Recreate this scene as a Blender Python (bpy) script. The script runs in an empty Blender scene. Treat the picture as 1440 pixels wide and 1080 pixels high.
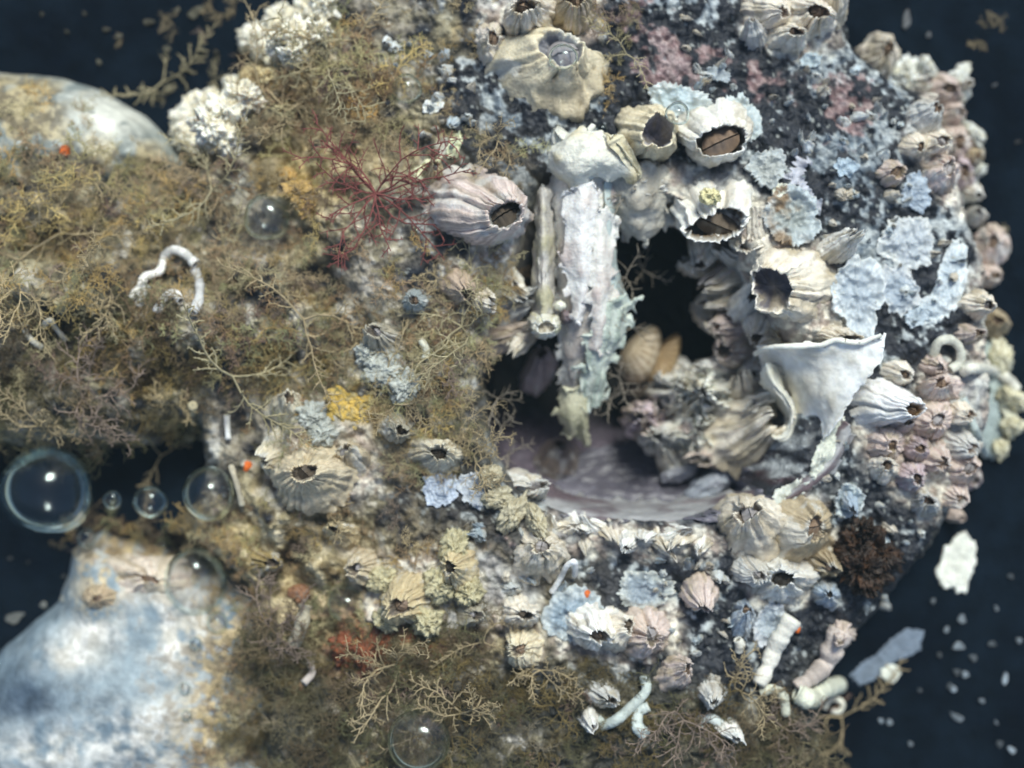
import bpy, math, random
import numpy as np
from mathutils import Vector, Matrix

# ------------------------------------------------------------------ camera, sky, sun, exposure
S = bpy.context.scene
C = S.collection
S.unit_settings.system = 'METRIC'; S.unit_settings.scale_length = 0.01      # one unit = one centimetre
CAMZ, TOPZ = 30.0, 4.0
cam = bpy.data.cameras.new('camera'); co = bpy.data.objects.new('camera', cam); C.objects.link(co)
co.location = (0, 0, CAMZ); co.rotation_euler = (0, 0, 0)
cam.sensor_width = 36; cam.lens = 36*(CAMZ-TOPZ)/14.4
cam.clip_start = 0.1; cam.clip_end = 500
cam.dof.use_dof = True; cam.dof.focus_distance = CAMZ-5.1; cam.dof.aperture_fstop = 0.10
S.camera = co
SUN_EL, SUN_ROT = 56, 18
w = bpy.data.worlds.new("World"); S.world = w; w.use_nodes = True
nt = w.node_tree
sky = nt.nodes.new('ShaderNodeTexSky'); sky.sky_type = 'NISHITA'; sky.sun_disc = False
sky.sun_elevation = math.radians(SUN_EL); sky.sun_rotation = math.radians(SUN_ROT)
nt.links.new(sky.outputs[0], nt.nodes['Background'].inputs[0])
nt.nodes['Background'].inputs[1].default_value = 0.10
sl = bpy.data.lights.new('sun', 'SUN'); sl.energy = 3.0; sl.angle = math.radians(16); sl.color = (0.98, 1.0, 0.92)
so = bpy.data.objects.new('sun', sl); C.objects.link(so)
e, r_ = math.radians(SUN_EL), math.radians(SUN_ROT)
sd = Vector((math.sin(r_)*math.cos(e), math.cos(r_)*math.cos(e), math.sin(e)))
so.rotation_euler = sd.to_track_quat('Z', 'Y').to_euler()
S.view_settings.view_transform = 'Standard'; S.view_settings.look = 'None'
S.view_settings.exposure = 0.50; S.view_settings.gamma = 1

# ------------------------------------------------------------------ noise
rng = np.random.RandomState(7)
random.seed(7)
_T = np.random.RandomState(3).rand(64, 64, 64).astype(np.float32)
def vn3(x, y, z):
    x = np.asarray(x, float)+1000; y = np.asarray(y, float)+1000; z = np.asarray(z, float)+1000
    xi = np.floor(x).astype(int); yi = np.floor(y).astype(int); zi = np.floor(z).astype(int)
    fx, fy, fz = x-xi, y-yi, z-zi
    fx = fx*fx*(3-2*fx); fy = fy*fy*(3-2*fy); fz = fz*fz*(3-2*fz)
    a = lambda i, j, k: _T[(xi+i) & 63, (yi+j) & 63, (zi+k) & 63]
    l = lambda p, q, f: p+(q-p)*f
    return l(l(l(a(0,0,0), a(1,0,0), fx), l(a(0,1,0), a(1,1,0), fx), fy),
             l(l(a(0,0,1), a(1,0,1), fx), l(a(0,1,1), a(1,1,1), fx), fy), fz)*2-1
def fbm(x, y, z=0.0, o=4, g=0.5):
    s = 0; a = 1; n = 0; f = 1.0
    z = np.zeros_like(np.asarray(x, float))+z
    for i in range(o):
        s = s+a*vn3(np.asarray(x)*f+i*17.3, np.asarray(y)*f-i*9.1, z*f+i*5.7); n += a; a *= g; f *= 2.03
    return s/n
def worley(x, y, seed=0):                      # distance to nearest jittered cell point, and that cell's random value
    xi = np.floor(x).astype(int); yi = np.floor(y).astype(int)
    best = np.full(x.shape, 9.0); val = np.zeros(x.shape)
    for dx in (-1, 0, 1):
        for dy in (-1, 0, 1):
            cx, cy = xi+dx, yi+dy
            jx = _T[cx & 63, cy & 63, seed]; jy = _T[cx & 63, cy & 63, seed+1]; v = _T[cx & 63, cy & 63, seed+2]
            d = np.hypot(cx+jx-x, cy+jy-y)
            m = d < best
            best = np.where(m, d, best); val = np.where(m, v, val)
    return best, val
def sst(a, b, x):
    t = np.clip((x-a)/(b-a), 0, 1); return t*t*(3-2*t)
def mix(a, b, t):
    t = np.asarray(t)[..., None]; return np.asarray(a)*(1-t)+np.asarray(b)*t

# ------------------------------------------------------------------ materials (all read the mesh's own albedo attribute "Col")
def mat_col(name, rough=0.6, bump=0.3, bscale=9, vary=0.35, spec=0.4, transl=0.0, sss=0.0):
    m = bpy.data.materials.new(name); m.use_nodes = True; t = m.node_tree; n = t.nodes; L = t.links
    p = n['Principled BSDF']
    at = n.new('ShaderNodeAttribute'); at.attribute_name = 'Col'
    tc = n.new('ShaderNodeNewGeometry')
    n1 = n.new('ShaderNodeTexNoise'); n1.inputs['Scale'].default_value = bscale; n1.inputs['Detail'].default_value = 6
    n1.inputs['Roughness'].default_value = 0.65
    L.new(tc.outputs['Position'], n1.inputs['Vector'])
    mr = n.new('ShaderNodeMapRange'); mr.inputs['From Min'].default_value = 0.3; mr.inputs['From Max'].default_value = 0.7
    mr.inputs['To Min'].default_value = 1-vary; mr.inputs['To Max'].default_value = 1+vary
    L.new(n1.outputs['Fac'], mr.inputs['Value'])
    vm = n.new('ShaderNodeVectorMath'); vm.operation = 'SCALE'
    L.new(at.outputs['Color'], vm.inputs[0]); L.new(mr.outputs[0], vm.inputs['Scale'])
    L.new(vm.outputs[0], p.inputs['Base Color'])
    n2 = n.new('ShaderNodeTexNoise'); n2.inputs['Scale'].default_value = bscale*2.7; n2.inputs['Detail'].default_value = 5
    L.new(tc.outputs['Position'], n2.inputs['Vector'])
    b = n.new('ShaderNodeBump'); b.inputs['Strength'].default_value = bump; b.inputs['Distance'].default_value = 0.05
    L.new(n2.outputs['Fac'], b.inputs['Height']); L.new(b.outputs[0], p.inputs['Normal'])
    p.inputs['Roughness'].default_value = rough; p.inputs['Specular IOR Level'].default_value = spec
    if sss:
        p.inputs['Subsurface Weight'].default_value = sss; p.inputs['Subsurface Radius'].default_value = (1, .8, .6); p.inputs['Subsurface Scale'].default_value = 0.08
    if transl:
        tr = n.new('ShaderNodeBsdfTranslucent'); L.new(vm.outputs[0], tr.inputs['Color'])
        mx = n.new('ShaderNodeMixShader'); mx.inputs[0].default_value = transl
        L.new(p.outputs[0], mx.inputs[1]); L.new(tr.outputs[0], mx.inputs[2]); L.new(mx.outputs[0], n['Material Output'].inputs[0])
    return m
M_crust = mat_col('encrusting_growth', 0.55, 0.7, 7, 0.5, 0.35)
M_shell = mat_col('chalky_shell', 0.6, 0.45, 9, 0.22, 0.35, sss=0.35)
M_smooth = mat_col('smooth_shell', 0.38, 0.25, 6, 0.18, 0.45, sss=0.4)
M_stone = mat_col('stone', 0.62, 0.6, 4, 0.35, 0.25)
M_alga = mat_col('filament_alga', 0.7, 0.2, 12, 0.3, 0.2, 0.25)
M_bed = mat_col('dark_bed', 0.9, 0.35, 3, 0.4, 0.03)
M_spong = mat_col('sponge', 0.5, 0.8, 8, 0.4, 0.4)
def glass():
    m = bpy.data.materials.new('air_bubble_film'); m.use_nodes = True; t = m.node_tree; n = t.nodes
    n.remove(n['Principled BSDF'])
    tp = n.new('ShaderNodeBsdfTransparent'); tp.inputs['Color'].default_value = (.97, .98, 1, 1)
    g = n.new('ShaderNodeBsdfGlass'); g.inputs['IOR'].default_value = 0.9; g.inputs['Roughness'].default_value = 0.0
    m0 = n.new('ShaderNodeMixShader'); m0.inputs[0].default_value = 0.7
    t.links.new(tp.outputs[0], m0.inputs[1]); t.links.new(g.outputs[0], m0.inputs[2])
    gl = n.new('ShaderNodeBsdfGlossy'); gl.inputs['Roughness'].default_value = 0.12; gl.inputs['Color'].default_value = (.85, 1, 1, 1)
    lw = n.new('ShaderNodeLayerWeight'); lw.inputs['Blend'].default_value = 0.5
    cr_ = n.new('ShaderNodeValToRGB'); e_ = cr_.color_ramp.elements
    e_[0].position = 0.0; e_[0].color = (.03, .03, .03, 1); e_[1].position = 1.0; e_[1].color = (.3, .3, .3, 1)
    for p_, v_ in ((.30, .03), (.40, .65), (.50, .06), (.62, 1.0), (.80, .4)):
        q_ = e_.new(p_); q_.color = (v_, v_, v_, 1)
    t.links.new(lw.outputs['Facing'], cr_.inputs['Fac'])
    mx = n.new('ShaderNodeMixShader'); t.links.new(cr_.outputs['Color'], mx.inputs[0])
    t.links.new(m0.outputs[0], mx.inputs[1]); t.links.new(gl.outputs[0], mx.inputs[2]); t.links.new(mx.outputs[0], n['Material Output'].inputs[0])
    return m
M_air = glass()

# ------------------------------------------------------------------ mesh helpers
def mesh_obj(name, V, F, col, mat, parent=None, smooth=True):
    V = np.asarray(V, np.float32); F = np.asarray(F, np.int32)
    me = bpy.data.meshes.new(name); me.vertices.add(len(V)); me.vertices.foreach_set('co', V.ravel())
    k = F.shape[1]; me.loops.add(F.size); me.loops.foreach_set('vertex_index', F.ravel())
    me.polygons.add(len(F)); me.polygons.foreach_set('loop_start', np.arange(0, F.size, k, dtype=np.int32))
    me.polygons.foreach_set('loop_total', np.full(len(F), k, np.int32))
    me.polygons.foreach_set('use_smooth', np.full(len(F), smooth))
    if col is not None:
        col = np.asarray(col, np.float32)
        if col.ndim == 1: col = np.tile(col, (len(V), 1))
        a = me.attributes.new('Col', 'FLOAT_COLOR', 'POINT')
        a.data.foreach_set('color', np.concatenate([np.clip(col, 0.002, 0.9), np.ones((len(V), 1), np.float32)], 1).astype(np.float32).ravel())
    me.materials.append(mat); me.update(calc_edges=True); me.validate()
    o = bpy.data.objects.new(name, me); C.objects.link(o)
    if parent: o.parent = parent
    return o
def gridfaces(nu, nv, wrapv=False, off=0):
    i = np.arange(nu-1)[:, None]; j = np.arange(nv if wrapv else nv-1)[None, :]; j2 = (j+1) % nv
    f = np.stack([i*nv+j, i*nv+j2, (i+1)*nv+j2, (i+1)*nv+j], -1).reshape(-1, 4)
    return f+off
def tag(o, label, cat, group=None, kind=None):
    if label: o['label'] = label
    if cat: o['category'] = cat
    if group: o['group'] = group
    if kind: o['kind'] = kind
    return o
def empty(name, loc=(0, 0, 0)):
    o = bpy.data.objects.new(name, None); C.objects.link(o); o.location = loc; o.empty_display_size = 0.3
    return o
def W(px, py, z=TOPZ):
    k = (CAMZ-z)/(CAMZ-TOPZ)/100
    return np.asarray(px-720)*k, np.asarray(540-py)*k
def sdf(poly, x, y):                                    # positive inside
    P = np.asarray(poly, float); best = np.full(x.shape, 1e9); ins = np.zeros(x.shape, bool)
    for a, b in zip(P, np.roll(P, -1, 0)):
        d = b-a; t = np.clip(((x-a[0])*d[0]+(y-a[1])*d[1])/(d@d), 0, 1)
        best = np.minimum(best, (x-a[0]-t*d[0])**2+(y-a[1]-t*d[1])**2)
        c = ((a[1] > y) != (b[1] > y)) & (x < (b[0]-a[0])*(y-a[1])/((b[1]-a[1]) or 1e-9)+a[0])
        ins ^= c
    return np.where(ins, 1, -1)*np.sqrt(best)
def pw(poly, z): return [tuple(float(v) for v in W(a, b, z)) for a, b in poly]

# ------------------------------------------------------------------ terrain fields
OUT = pw([(440,-260),(1180,-260),(1195,-40),(1222,42),(1262,84),(1350,105),(1366,200),(1392,290),(1420,380),(1428,560),(1408,640),(1378,722),
          (1325,800),(1262,868),(1200,950),(1185,1020),(1180,1300),(350,1320),(345,1060),(350,960),(325,900),(322,840),(250,775),(150,768),(235,720),(262,655),
          (250,610),(200,640),(120,650),(50,640),(-400,640),(-400,225),(100,205),(215,235),(262,215),(255,165),(300,122),(350,85),(345,50),(400,15),(455,-40)], 3.2)
RIM = pw([(740,235),(800,225),(870,245),(960,285),(1030,325),(1085,390),(1130,455),(1175,500),(1175,580),(1120,660),(1040,715),(940,738),
          (830,735),(740,705),(690,650),(672,580),(668,500),(690,420),(720,330)], 3.8)
FLO = pw([(770,350),(870,296),(955,296),(985,400),(985,500),(955,540),(955,620),(1030,685),(900,712),(790,700),(705,640),(690,520),(735,440)], 1.5)
STONE = pw([(-320,40),(0,60),(60,68),(125,90),(190,130),(232,172),(258,210),(248,245),(180,300),(-320,400)], 3.2)
ROCK = pw([(-360,960),(-60,925),(-20,890),(28,850),(48,770),(110,732),(260,770),(430,800),(430,900),(430,1000),(430,1300),(-300,1300)], 3.2)
def crust_h(x, y):
    d = sdf(OUT, x, y)
    d = d+0.10*fbm(x*2.2, y*2.2, 1, 4)+0.05*fbm(x*9, y*9, 2, 3)
    base = 3.45*(1-np.exp(-np.clip(d, 0, 9)/0.16))
    base += 0.45*sst(0, 3, d)+0.22*fbm(x*0.9, y*0.9, 4, 3)*sst(0.1, 0.8, d)
    left = sst(-1.2, -3.2, x)
    base += left*sst(0.2, 1.2, d)*(0.75*fbm(x*1.5, y*1.5, 9, 4)-0.15)
    w1, v1 = worley(x*6.5, y*6.5, 4); w2, v2 = worley(x*15, y*15, 8)
    bumps = 0.16*np.clip(0.55-w1, 0, 1)*(v1 > 0.45)+0.07*np.clip(0.6-w2, 0, 1)*(v2 > 0.35)
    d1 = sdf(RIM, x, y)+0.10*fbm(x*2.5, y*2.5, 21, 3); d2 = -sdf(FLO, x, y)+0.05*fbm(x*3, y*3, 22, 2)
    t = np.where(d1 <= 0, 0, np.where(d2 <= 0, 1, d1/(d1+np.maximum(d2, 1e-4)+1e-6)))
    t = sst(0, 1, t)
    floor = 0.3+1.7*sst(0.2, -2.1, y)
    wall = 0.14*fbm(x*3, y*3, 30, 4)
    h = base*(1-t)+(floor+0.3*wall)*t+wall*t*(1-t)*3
    h = h+(bumps+0.10*fbm(x*7, y*7, 5, 4))*(1-t*0.8)*sst(0.05, 0.4, d)
    h = np.where(d > 0, np.maximum(h, 0.1), -0.3+d*0.2)
    return h, t, d
def stone_h(x, y):
    d = sdf(STONE, x, y)
    return np.where(d > 0, 3.0*(1-np.exp(-np.clip(d, 0, 9)/0.28))+0.6*np.exp(-((x+6.6)**2+(y-3)**2)/2.5)+0.10*fbm(x*2.5, y*2.5, 2, 4), -0.3), d
def rock_h(x, y):
    d = sdf(ROCK, x, y)+0.06*fbm(x*2.5, y*2.5, 12, 3)
    return np.where(d > 0, 2.7*(1-np.exp(-np.clip(d, 0, 9)/0.3))+0.5*np.exp(-((x+5.6)**2+(y+4.4)**2)/4)+0.30*fbm(x*.8, y*.8, 6, 3)*sst(0, .8, d)+0.04*fbm(x*4, y*4, 6, 4)*(1+2*sst(-4.6, -4.0, x)), -0.3), d
GX0, GX1, GY0, GY1, ST = -9.0, 8.6, -7.6, 7.6, 0.022
gx = np.arange(GX0, GX1, ST); gy = np.arange(GY0, GY1, ST)
XX, YY = np.meshgrid(gx, gy, indexing='ij')
HC, TT, DD = crust_h(XX, YY); HS, DS = stone_h(XX, YY); HR, DR = rock_h(XX, YY)
def bed_h(x, y): return 1.75-2.3*sst(4.3, 3.3, np.hypot(x-1.9, y-0.4))+0.03*fbm(x*1.6, y*1.6, 2, 3)
HALL = np.maximum(np.maximum(np.maximum(HC, HS), HR), bed_h(XX, YY))
def Hs(x, y):
    fx = np.clip((np.asarray(x)-GX0)/ST, 0, len(gx)-2); fy = np.clip((np.asarray(y)-GY0)/ST, 0, len(gy)-2)
    i = fx.astype(int); j = fy.astype(int); a = fx-i; b = fy-j
    return (HALL[i, j]*(1-a)+HALL[i+1, j]*a)*(1-b)+(HALL[i, j+1]*(1-a)+HALL[i+1, j+1]*a)*b
def on(px, py):                                         # the point of the surface seen at a place of the photograph
    z = 4.6
    for _ in range(230):
        x, y = W(px, py, z); h = float(Hs(x, y))
        if z <= h: break
        z -= 0.02
    return np.array([float(x), float(y), h])
def nrm(x, y, s=0.25):
    gx_ = float(Hs(x+s, y)-Hs(x-s, y))/(2*s); gy_ = float(Hs(x, y+s)-Hs(x, y-s))/(2*s)
    return Vector((-gx_, -gy_, 1)).normalized()

def px_of(x, y, z):
    k = (CAMZ-TOPZ)/(CAMZ-z)*100; return x*k+720, 540-y*k
PXX, PYY = px_of(XX, YY, np.maximum(HC, 0))
def blob(px, py, r, ex=1.0): return np.exp(-(((PXX-px)/(r*ex))**2+((PYY-py)/r)**2))
n1 = fbm(XX*3.2, YY*3.2, 40, 5); n2 = fbm(XX*7, YY*7, 50, 4); n3 = fbm(XX*1.4, YY*1.4, 60, 4); n4 = fbm(XX*16, YY*16, 70, 3)
wq, vq = worley(XX*7+0.6*n1, YY*7+0.6*n2, 12)
col = mix((0.014, 0.017, 0.024), (0.035, 0.038, 0.045), sst(-.3, .4, n2))
dens = 0.22+0.10*blob(1130, 150, 260)+0.05*blob(640, 60, 200)+0.12*blob(1330, 350, 220)+0.1*blob(1360, 620, 90)+0.03*blob(1000, 830, 180)
pale = sst(0.0, 0.16, n1*0.65+n2*0.6+n4*0.22+dens-0.39)
pcol = mix((0.12, 0.155, 0.19), (0.48, 0.52, 0.52), sst(-.35, .5, n3*.6+n2*.5+n4*.5))
col = mix(col, pcol, pale*0.92)
spk = (wq < 0.17)*(vq > 0.7); col = mix(col, (0.5, 0.53, 0.5), spk*0.4)
pink = sst(0.1, 0.35, blob(945, 88, 55, 1.3)+blob(1185, 150, 60)+blob(1065, 112, 35)+0.7*blob(890, 20, 45)+.5*blob(700,760,50)+n2*0.8-0.5)
col = mix(col, mix((0.18, 0.11, 0.11), (0.32, 0.23, 0.22), sst(-.3, .3, n4)), pink*0.85)
chalk = np.zeros_like(PXX)
for pl in ([(1262,85),(1365,105),(1400,290),(1432,380),(1435,560),(1405,650),(1380,722),(1300,735),(1215,660),(1200,600),(1290,590),(1290,520),(1345,500),(1365,420),(1370,310),(1300,270),(1270,190),(1300,150)],
           [(740,722),(860,735),(1000,745),(1030,770),(960,785),(780,770),(730,760)], [(1020,705),(1160,700),(1185,760),(1160,850),(1060,850),(1030,790)],
           [(860,235),(960,235),(1060,240),(1100,330),(1160,340),(1200,430),(1190,500),(1120,500),(1000,500),(975,400),(960,330),(880,330)],
           [(660,20),(700,-60),(860,-60),(840,60),(760,60)], [(1050,-50),(1190,-50),(1180,60),(1110,80),(1050,60)], [(680,340),(750,330),(750,480),(690,490),(620,440),(620,380)],
           [(780,840),(860,860),(960,860),(960,920),(850,930),(780,920)], [(370,600),(520,600),(540,680),(480,720),(380,700)], [(500,780),(620,780),(700,780),(760,830),(760,930),(680,880),(520,880)]):
    q = sdf(pl, PXX, PYY); chalk = np.maximum(chalk, sst(-12, 14, q+22*n1+12*n2))
# silt and algal film on the left and along the bottom
silt = sst(700, 560, PXX+90*n3)*0.95+0.0*PXX
silt = np.maximum(silt, sst(760, 860, PYY+60*n3)*sst(900, 640, PXX))
silt = np.maximum(silt, sst(940, 1010, PYY+40*n3)*0.8)
silt = np.maximum(silt, 0.9*blob(720, 380, 110)); silt = np.maximum(silt, 0.75*blob(600, 560, 130))
silt = silt*(1-.9*blob(625, 715, 70, 1.3))*(1-.7*blob(250, 640, 60))
sc = mix((0.10, 0.085, 0.05), (0.34, 0.30, 0.19), sst(-.35, .45, n1+0.4*n4))
sc = mix(sc, (0.50, 0.46, 0.38), sst(0.10, 0.35, n2+0.3*n3)*0.85)
sc = mix(sc, (0.30, 0.27, 0.25), sst(0.15, 0.4, n3-.3*n2)*0.4)
sc = mix(sc, (0.36, 0.27, 0.13), sst(0.22, 0.45, -n3+.4*n2)*0.6)
sc = mix(sc, (0.02, 0.018, 0.016), sst(0.1, 0.3, -n1+0.3*n2)*0.8)
col = mix(col, sc, np.clip(silt, 0, 1)*sst(-0.45, 0.0, n1+0.5*n2+0.2))
gold = np.clip(blob(330, 770, 60, 1.6)+blob(420, 850, 70, 1.3)+blob(600, 840, 80, 1.6)+.8*blob(430, 260, 80)+.8*blob(470, 170, 60), 0, 1)
col = mix(col, mix((.20, .14, .06), (.58, .48, .28), sst(-.3, .3, n2+.5*n4)), gold*sst(-.35, .1, n1+.2)*.75)
yel = blob(492, 572, 42)+blob(415, 262, 40)*.8+blob(560,855,60)*.6+blob(500,150,26)+.7*blob(250, 760, 60)+.5*blob(300,900,50)
col = mix(col, (0.42, 0.27, 0.05), np.clip(yel*sst(-.3, .25, n2+.2), 0, 1)*0.75)
wht = blob(540, 520, 55)+blob(450, 600, 45)+0.9*blob(330,250,30)+.8*blob(620,830,40)+.7*blob(700,640,25)
col = mix(col, (0.45, 0.46, 0.42), np.clip(wht*sst(-.25, .2, n1), 0, 1)*0.8)
red = 1.3*blob(515, 905, 48, 1.4)+.8*blob(600, 900, 30, 2)+0.6*blob(415, 960, 30)
col = mix(col, (0.26, 0.055, 0.02), np.clip(red*sst(-.2, .2, n2), 0, 1)*0.8)
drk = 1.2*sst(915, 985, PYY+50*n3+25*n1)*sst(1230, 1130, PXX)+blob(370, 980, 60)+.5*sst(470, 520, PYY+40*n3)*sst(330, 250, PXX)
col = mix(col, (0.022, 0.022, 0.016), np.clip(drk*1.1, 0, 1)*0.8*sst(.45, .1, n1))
# hollow: dark lining with its shade painted in, mauve-grey floor at the lower side
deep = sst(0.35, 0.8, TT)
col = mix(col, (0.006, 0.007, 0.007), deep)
ck = mix(mix((0.40, 0.33, 0.28), (0.70, 0.66, 0.56), sst(-.3, .3, n2*.8+n4*.6)), (0.30, 0.33, 0.35), sst(.05, .35, n3)*.6)
col = mix(col, ck, chalk*.9*(1-deep))
fl = deep*sst(575, 625, PYY+14*n3+ (PXX-900)*-0.10)
col = mix(col, mix((0.11, 0.09, 0.115), (0.19, 0.175, 0.21), sst(-.3, .4, n3+.4*n2)), fl)
stk = sst(0.05, 0.35, vn3(XX*1.2+YY*2.2, (YY-XX*0.45)*11, 0)*0.7+0.3*n3)*np.clip(blob(1010, 690, 45, 2.6)+blob(1110, 640, 40, 1.5)*.8+.6*blob(900,715,20,3), 0, 1)
col = mix(col, (0.36, 0.38, 0.38), stk*0.9)
mar = np.clip(blob(1080, 665, 26, 1.6)+blob(930, 705, 16, 4.0), 0, 1)*sst(-.2, .3, n1+.1)
col = mix(col, (0.06, 0.028, 0.032), mar*0.8*(1-stk))
def emit_field(name, H, mask, col, mat):
    nx, ny = H.shape
    f = gridfaces(nx, ny); keep = mask.ravel()
    f = f[keep[f].any(1)]
    idx = np.unique(f); mp = np.zeros(nx*ny, np.int64); mp[idx] = np.arange(len(idx))
    V = np.stack([XX.ravel()[idx], YY.ravel()[idx], H.ravel()[idx]], 1)
    return mesh_obj(name, V, mp[f][:, ::-1], col.reshape(-1, 3)[idx], mat)
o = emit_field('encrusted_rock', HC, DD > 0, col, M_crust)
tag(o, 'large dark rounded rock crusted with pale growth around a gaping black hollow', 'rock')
cs = mix((0.20, 0.23, 0.22), (0.42, 0.44, 0.40), sst(-.4, .4, n2+.3*n1))
cs = mix(cs, mix((.16, .12, .06), (.42, .34, .18), sst(-.3, .3, n4+n2)), np.clip(sst(-.25, .1, n1+.25*sst(.3, 1, DS)-.1)*sst(.15, .6, DS+.2*n1)*(1-1.2*blob(205, 190, 38)), 0, 1)*0.85)
cs = mix(cs, (0.66, 0.66, 0.58), np.clip(1.5*blob(205, 190, 36)*sst(-.5, .0, n2+.2), 0, 1)*.9)
cs = mix(cs, (0.20, 0.30, 0.34), np.clip(sst(0.3, 0.0, DS), 0, 1)*.5)
o = emit_field('pale_stone', HS, (DS > 0) & (HS > HC-0.4), cs, M_stone)
tag(o, 'smooth pale rounded stone smeared with brown growth at the upper left edge', 'stone')
PXr, PYr = px_of(XX, YY, np.maximum(HR, 0))
br = lambda px, py, r, ex=1.0: np.exp(-(((PXr-px)/(r*ex))**2+((PYr-py)/r)**2))
cr = mix((0.13, 0.18, 0.22), (0.26, 0.33, 0.37), sst(-.5, .6, n3*.8+n1*.4))
cr = mix(cr, (0.25, 0.31, 0.34), np.clip(1.5*br(175, 925, 70, 1.1), 0, 1)*.95)
wr = np.clip(1.5*br(262, 890, 62, .75)+1.3*br(185, 800, 42, 1.4)+1.2*br(100, 925, 22, 2.0)+1.4*br(230, 1040, 45, 2.0)+1.1*br(60, 1055, 30, 2.5)+1.1*br(130, 890, 20, 2), 0, 1.2)
cr = mix(cr, mix((.50, .48, .42), (.72, .71, .66), sst(-.3, .3, n2)), np.clip(wr*sst(-.35, .25, n1*.8+n2*.35+.12), 0, 1))
oc_ = np.clip(1.5*br(325, 930, 65, .8)+1.4*br(300, 1040, 55, .9)+1.6*br(210, 775, 42, 2.4)+.9*br(135, 840, 28), 0, 1)
cr = mix(cr, mix((.16, .11, .05), (.56, .44, .24), sst(-.3, .3, n4*1.3+n2*.5)), oc_*sst(-.35, .05, n2*.8+n4*.6)*.92)
cr = mix(cr, (0.035, 0.055, 0.085), np.clip(1.2*br(30, 985, 32, 2.2), 0, 1)*sst(-.4, .2, n1+.1)*.8)
cr = mix(cr, (0.22, 0.17, 0.11), sst(.16, .34, n2+.5*n4)*.6*sst(-6.6, -4.6, XX+.8*n3))
cr = mix(cr, (0.34, 0.26, 0.22), br(150, 795, 30)*sst(-.1, .2, n2)*.7)
o = emit_field('pale_rock', HR, (DR > 0) & (HR > HC-0.6), cr, M_stone)
tag(o, 'smooth blue grey and white rock in the lower left corner', 'rock')
# the bed everything lies on
bx = np.sign(np.linspace(-1, 1, 420))*np.abs(np.linspace(-1, 1, 420))**2.2*60; BX, BY = np.meshgrid(bx, bx, indexing='ij')
bc = mix((0.002, 0.004, 0.008), (0.004, 0.008, 0.014), sst(-.4, .4, fbm(BX, BY, 3, 4)))

ob = mesh_obj('seabed', np.stack([BX, BY, bed_h(BX, BY)-0.01], -1).reshape(-1, 3), gridfaces(420, 420)[:, ::-1], bc.reshape(-1, 3), M_bed)
tag(ob, None, None, kind='structure')

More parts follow.
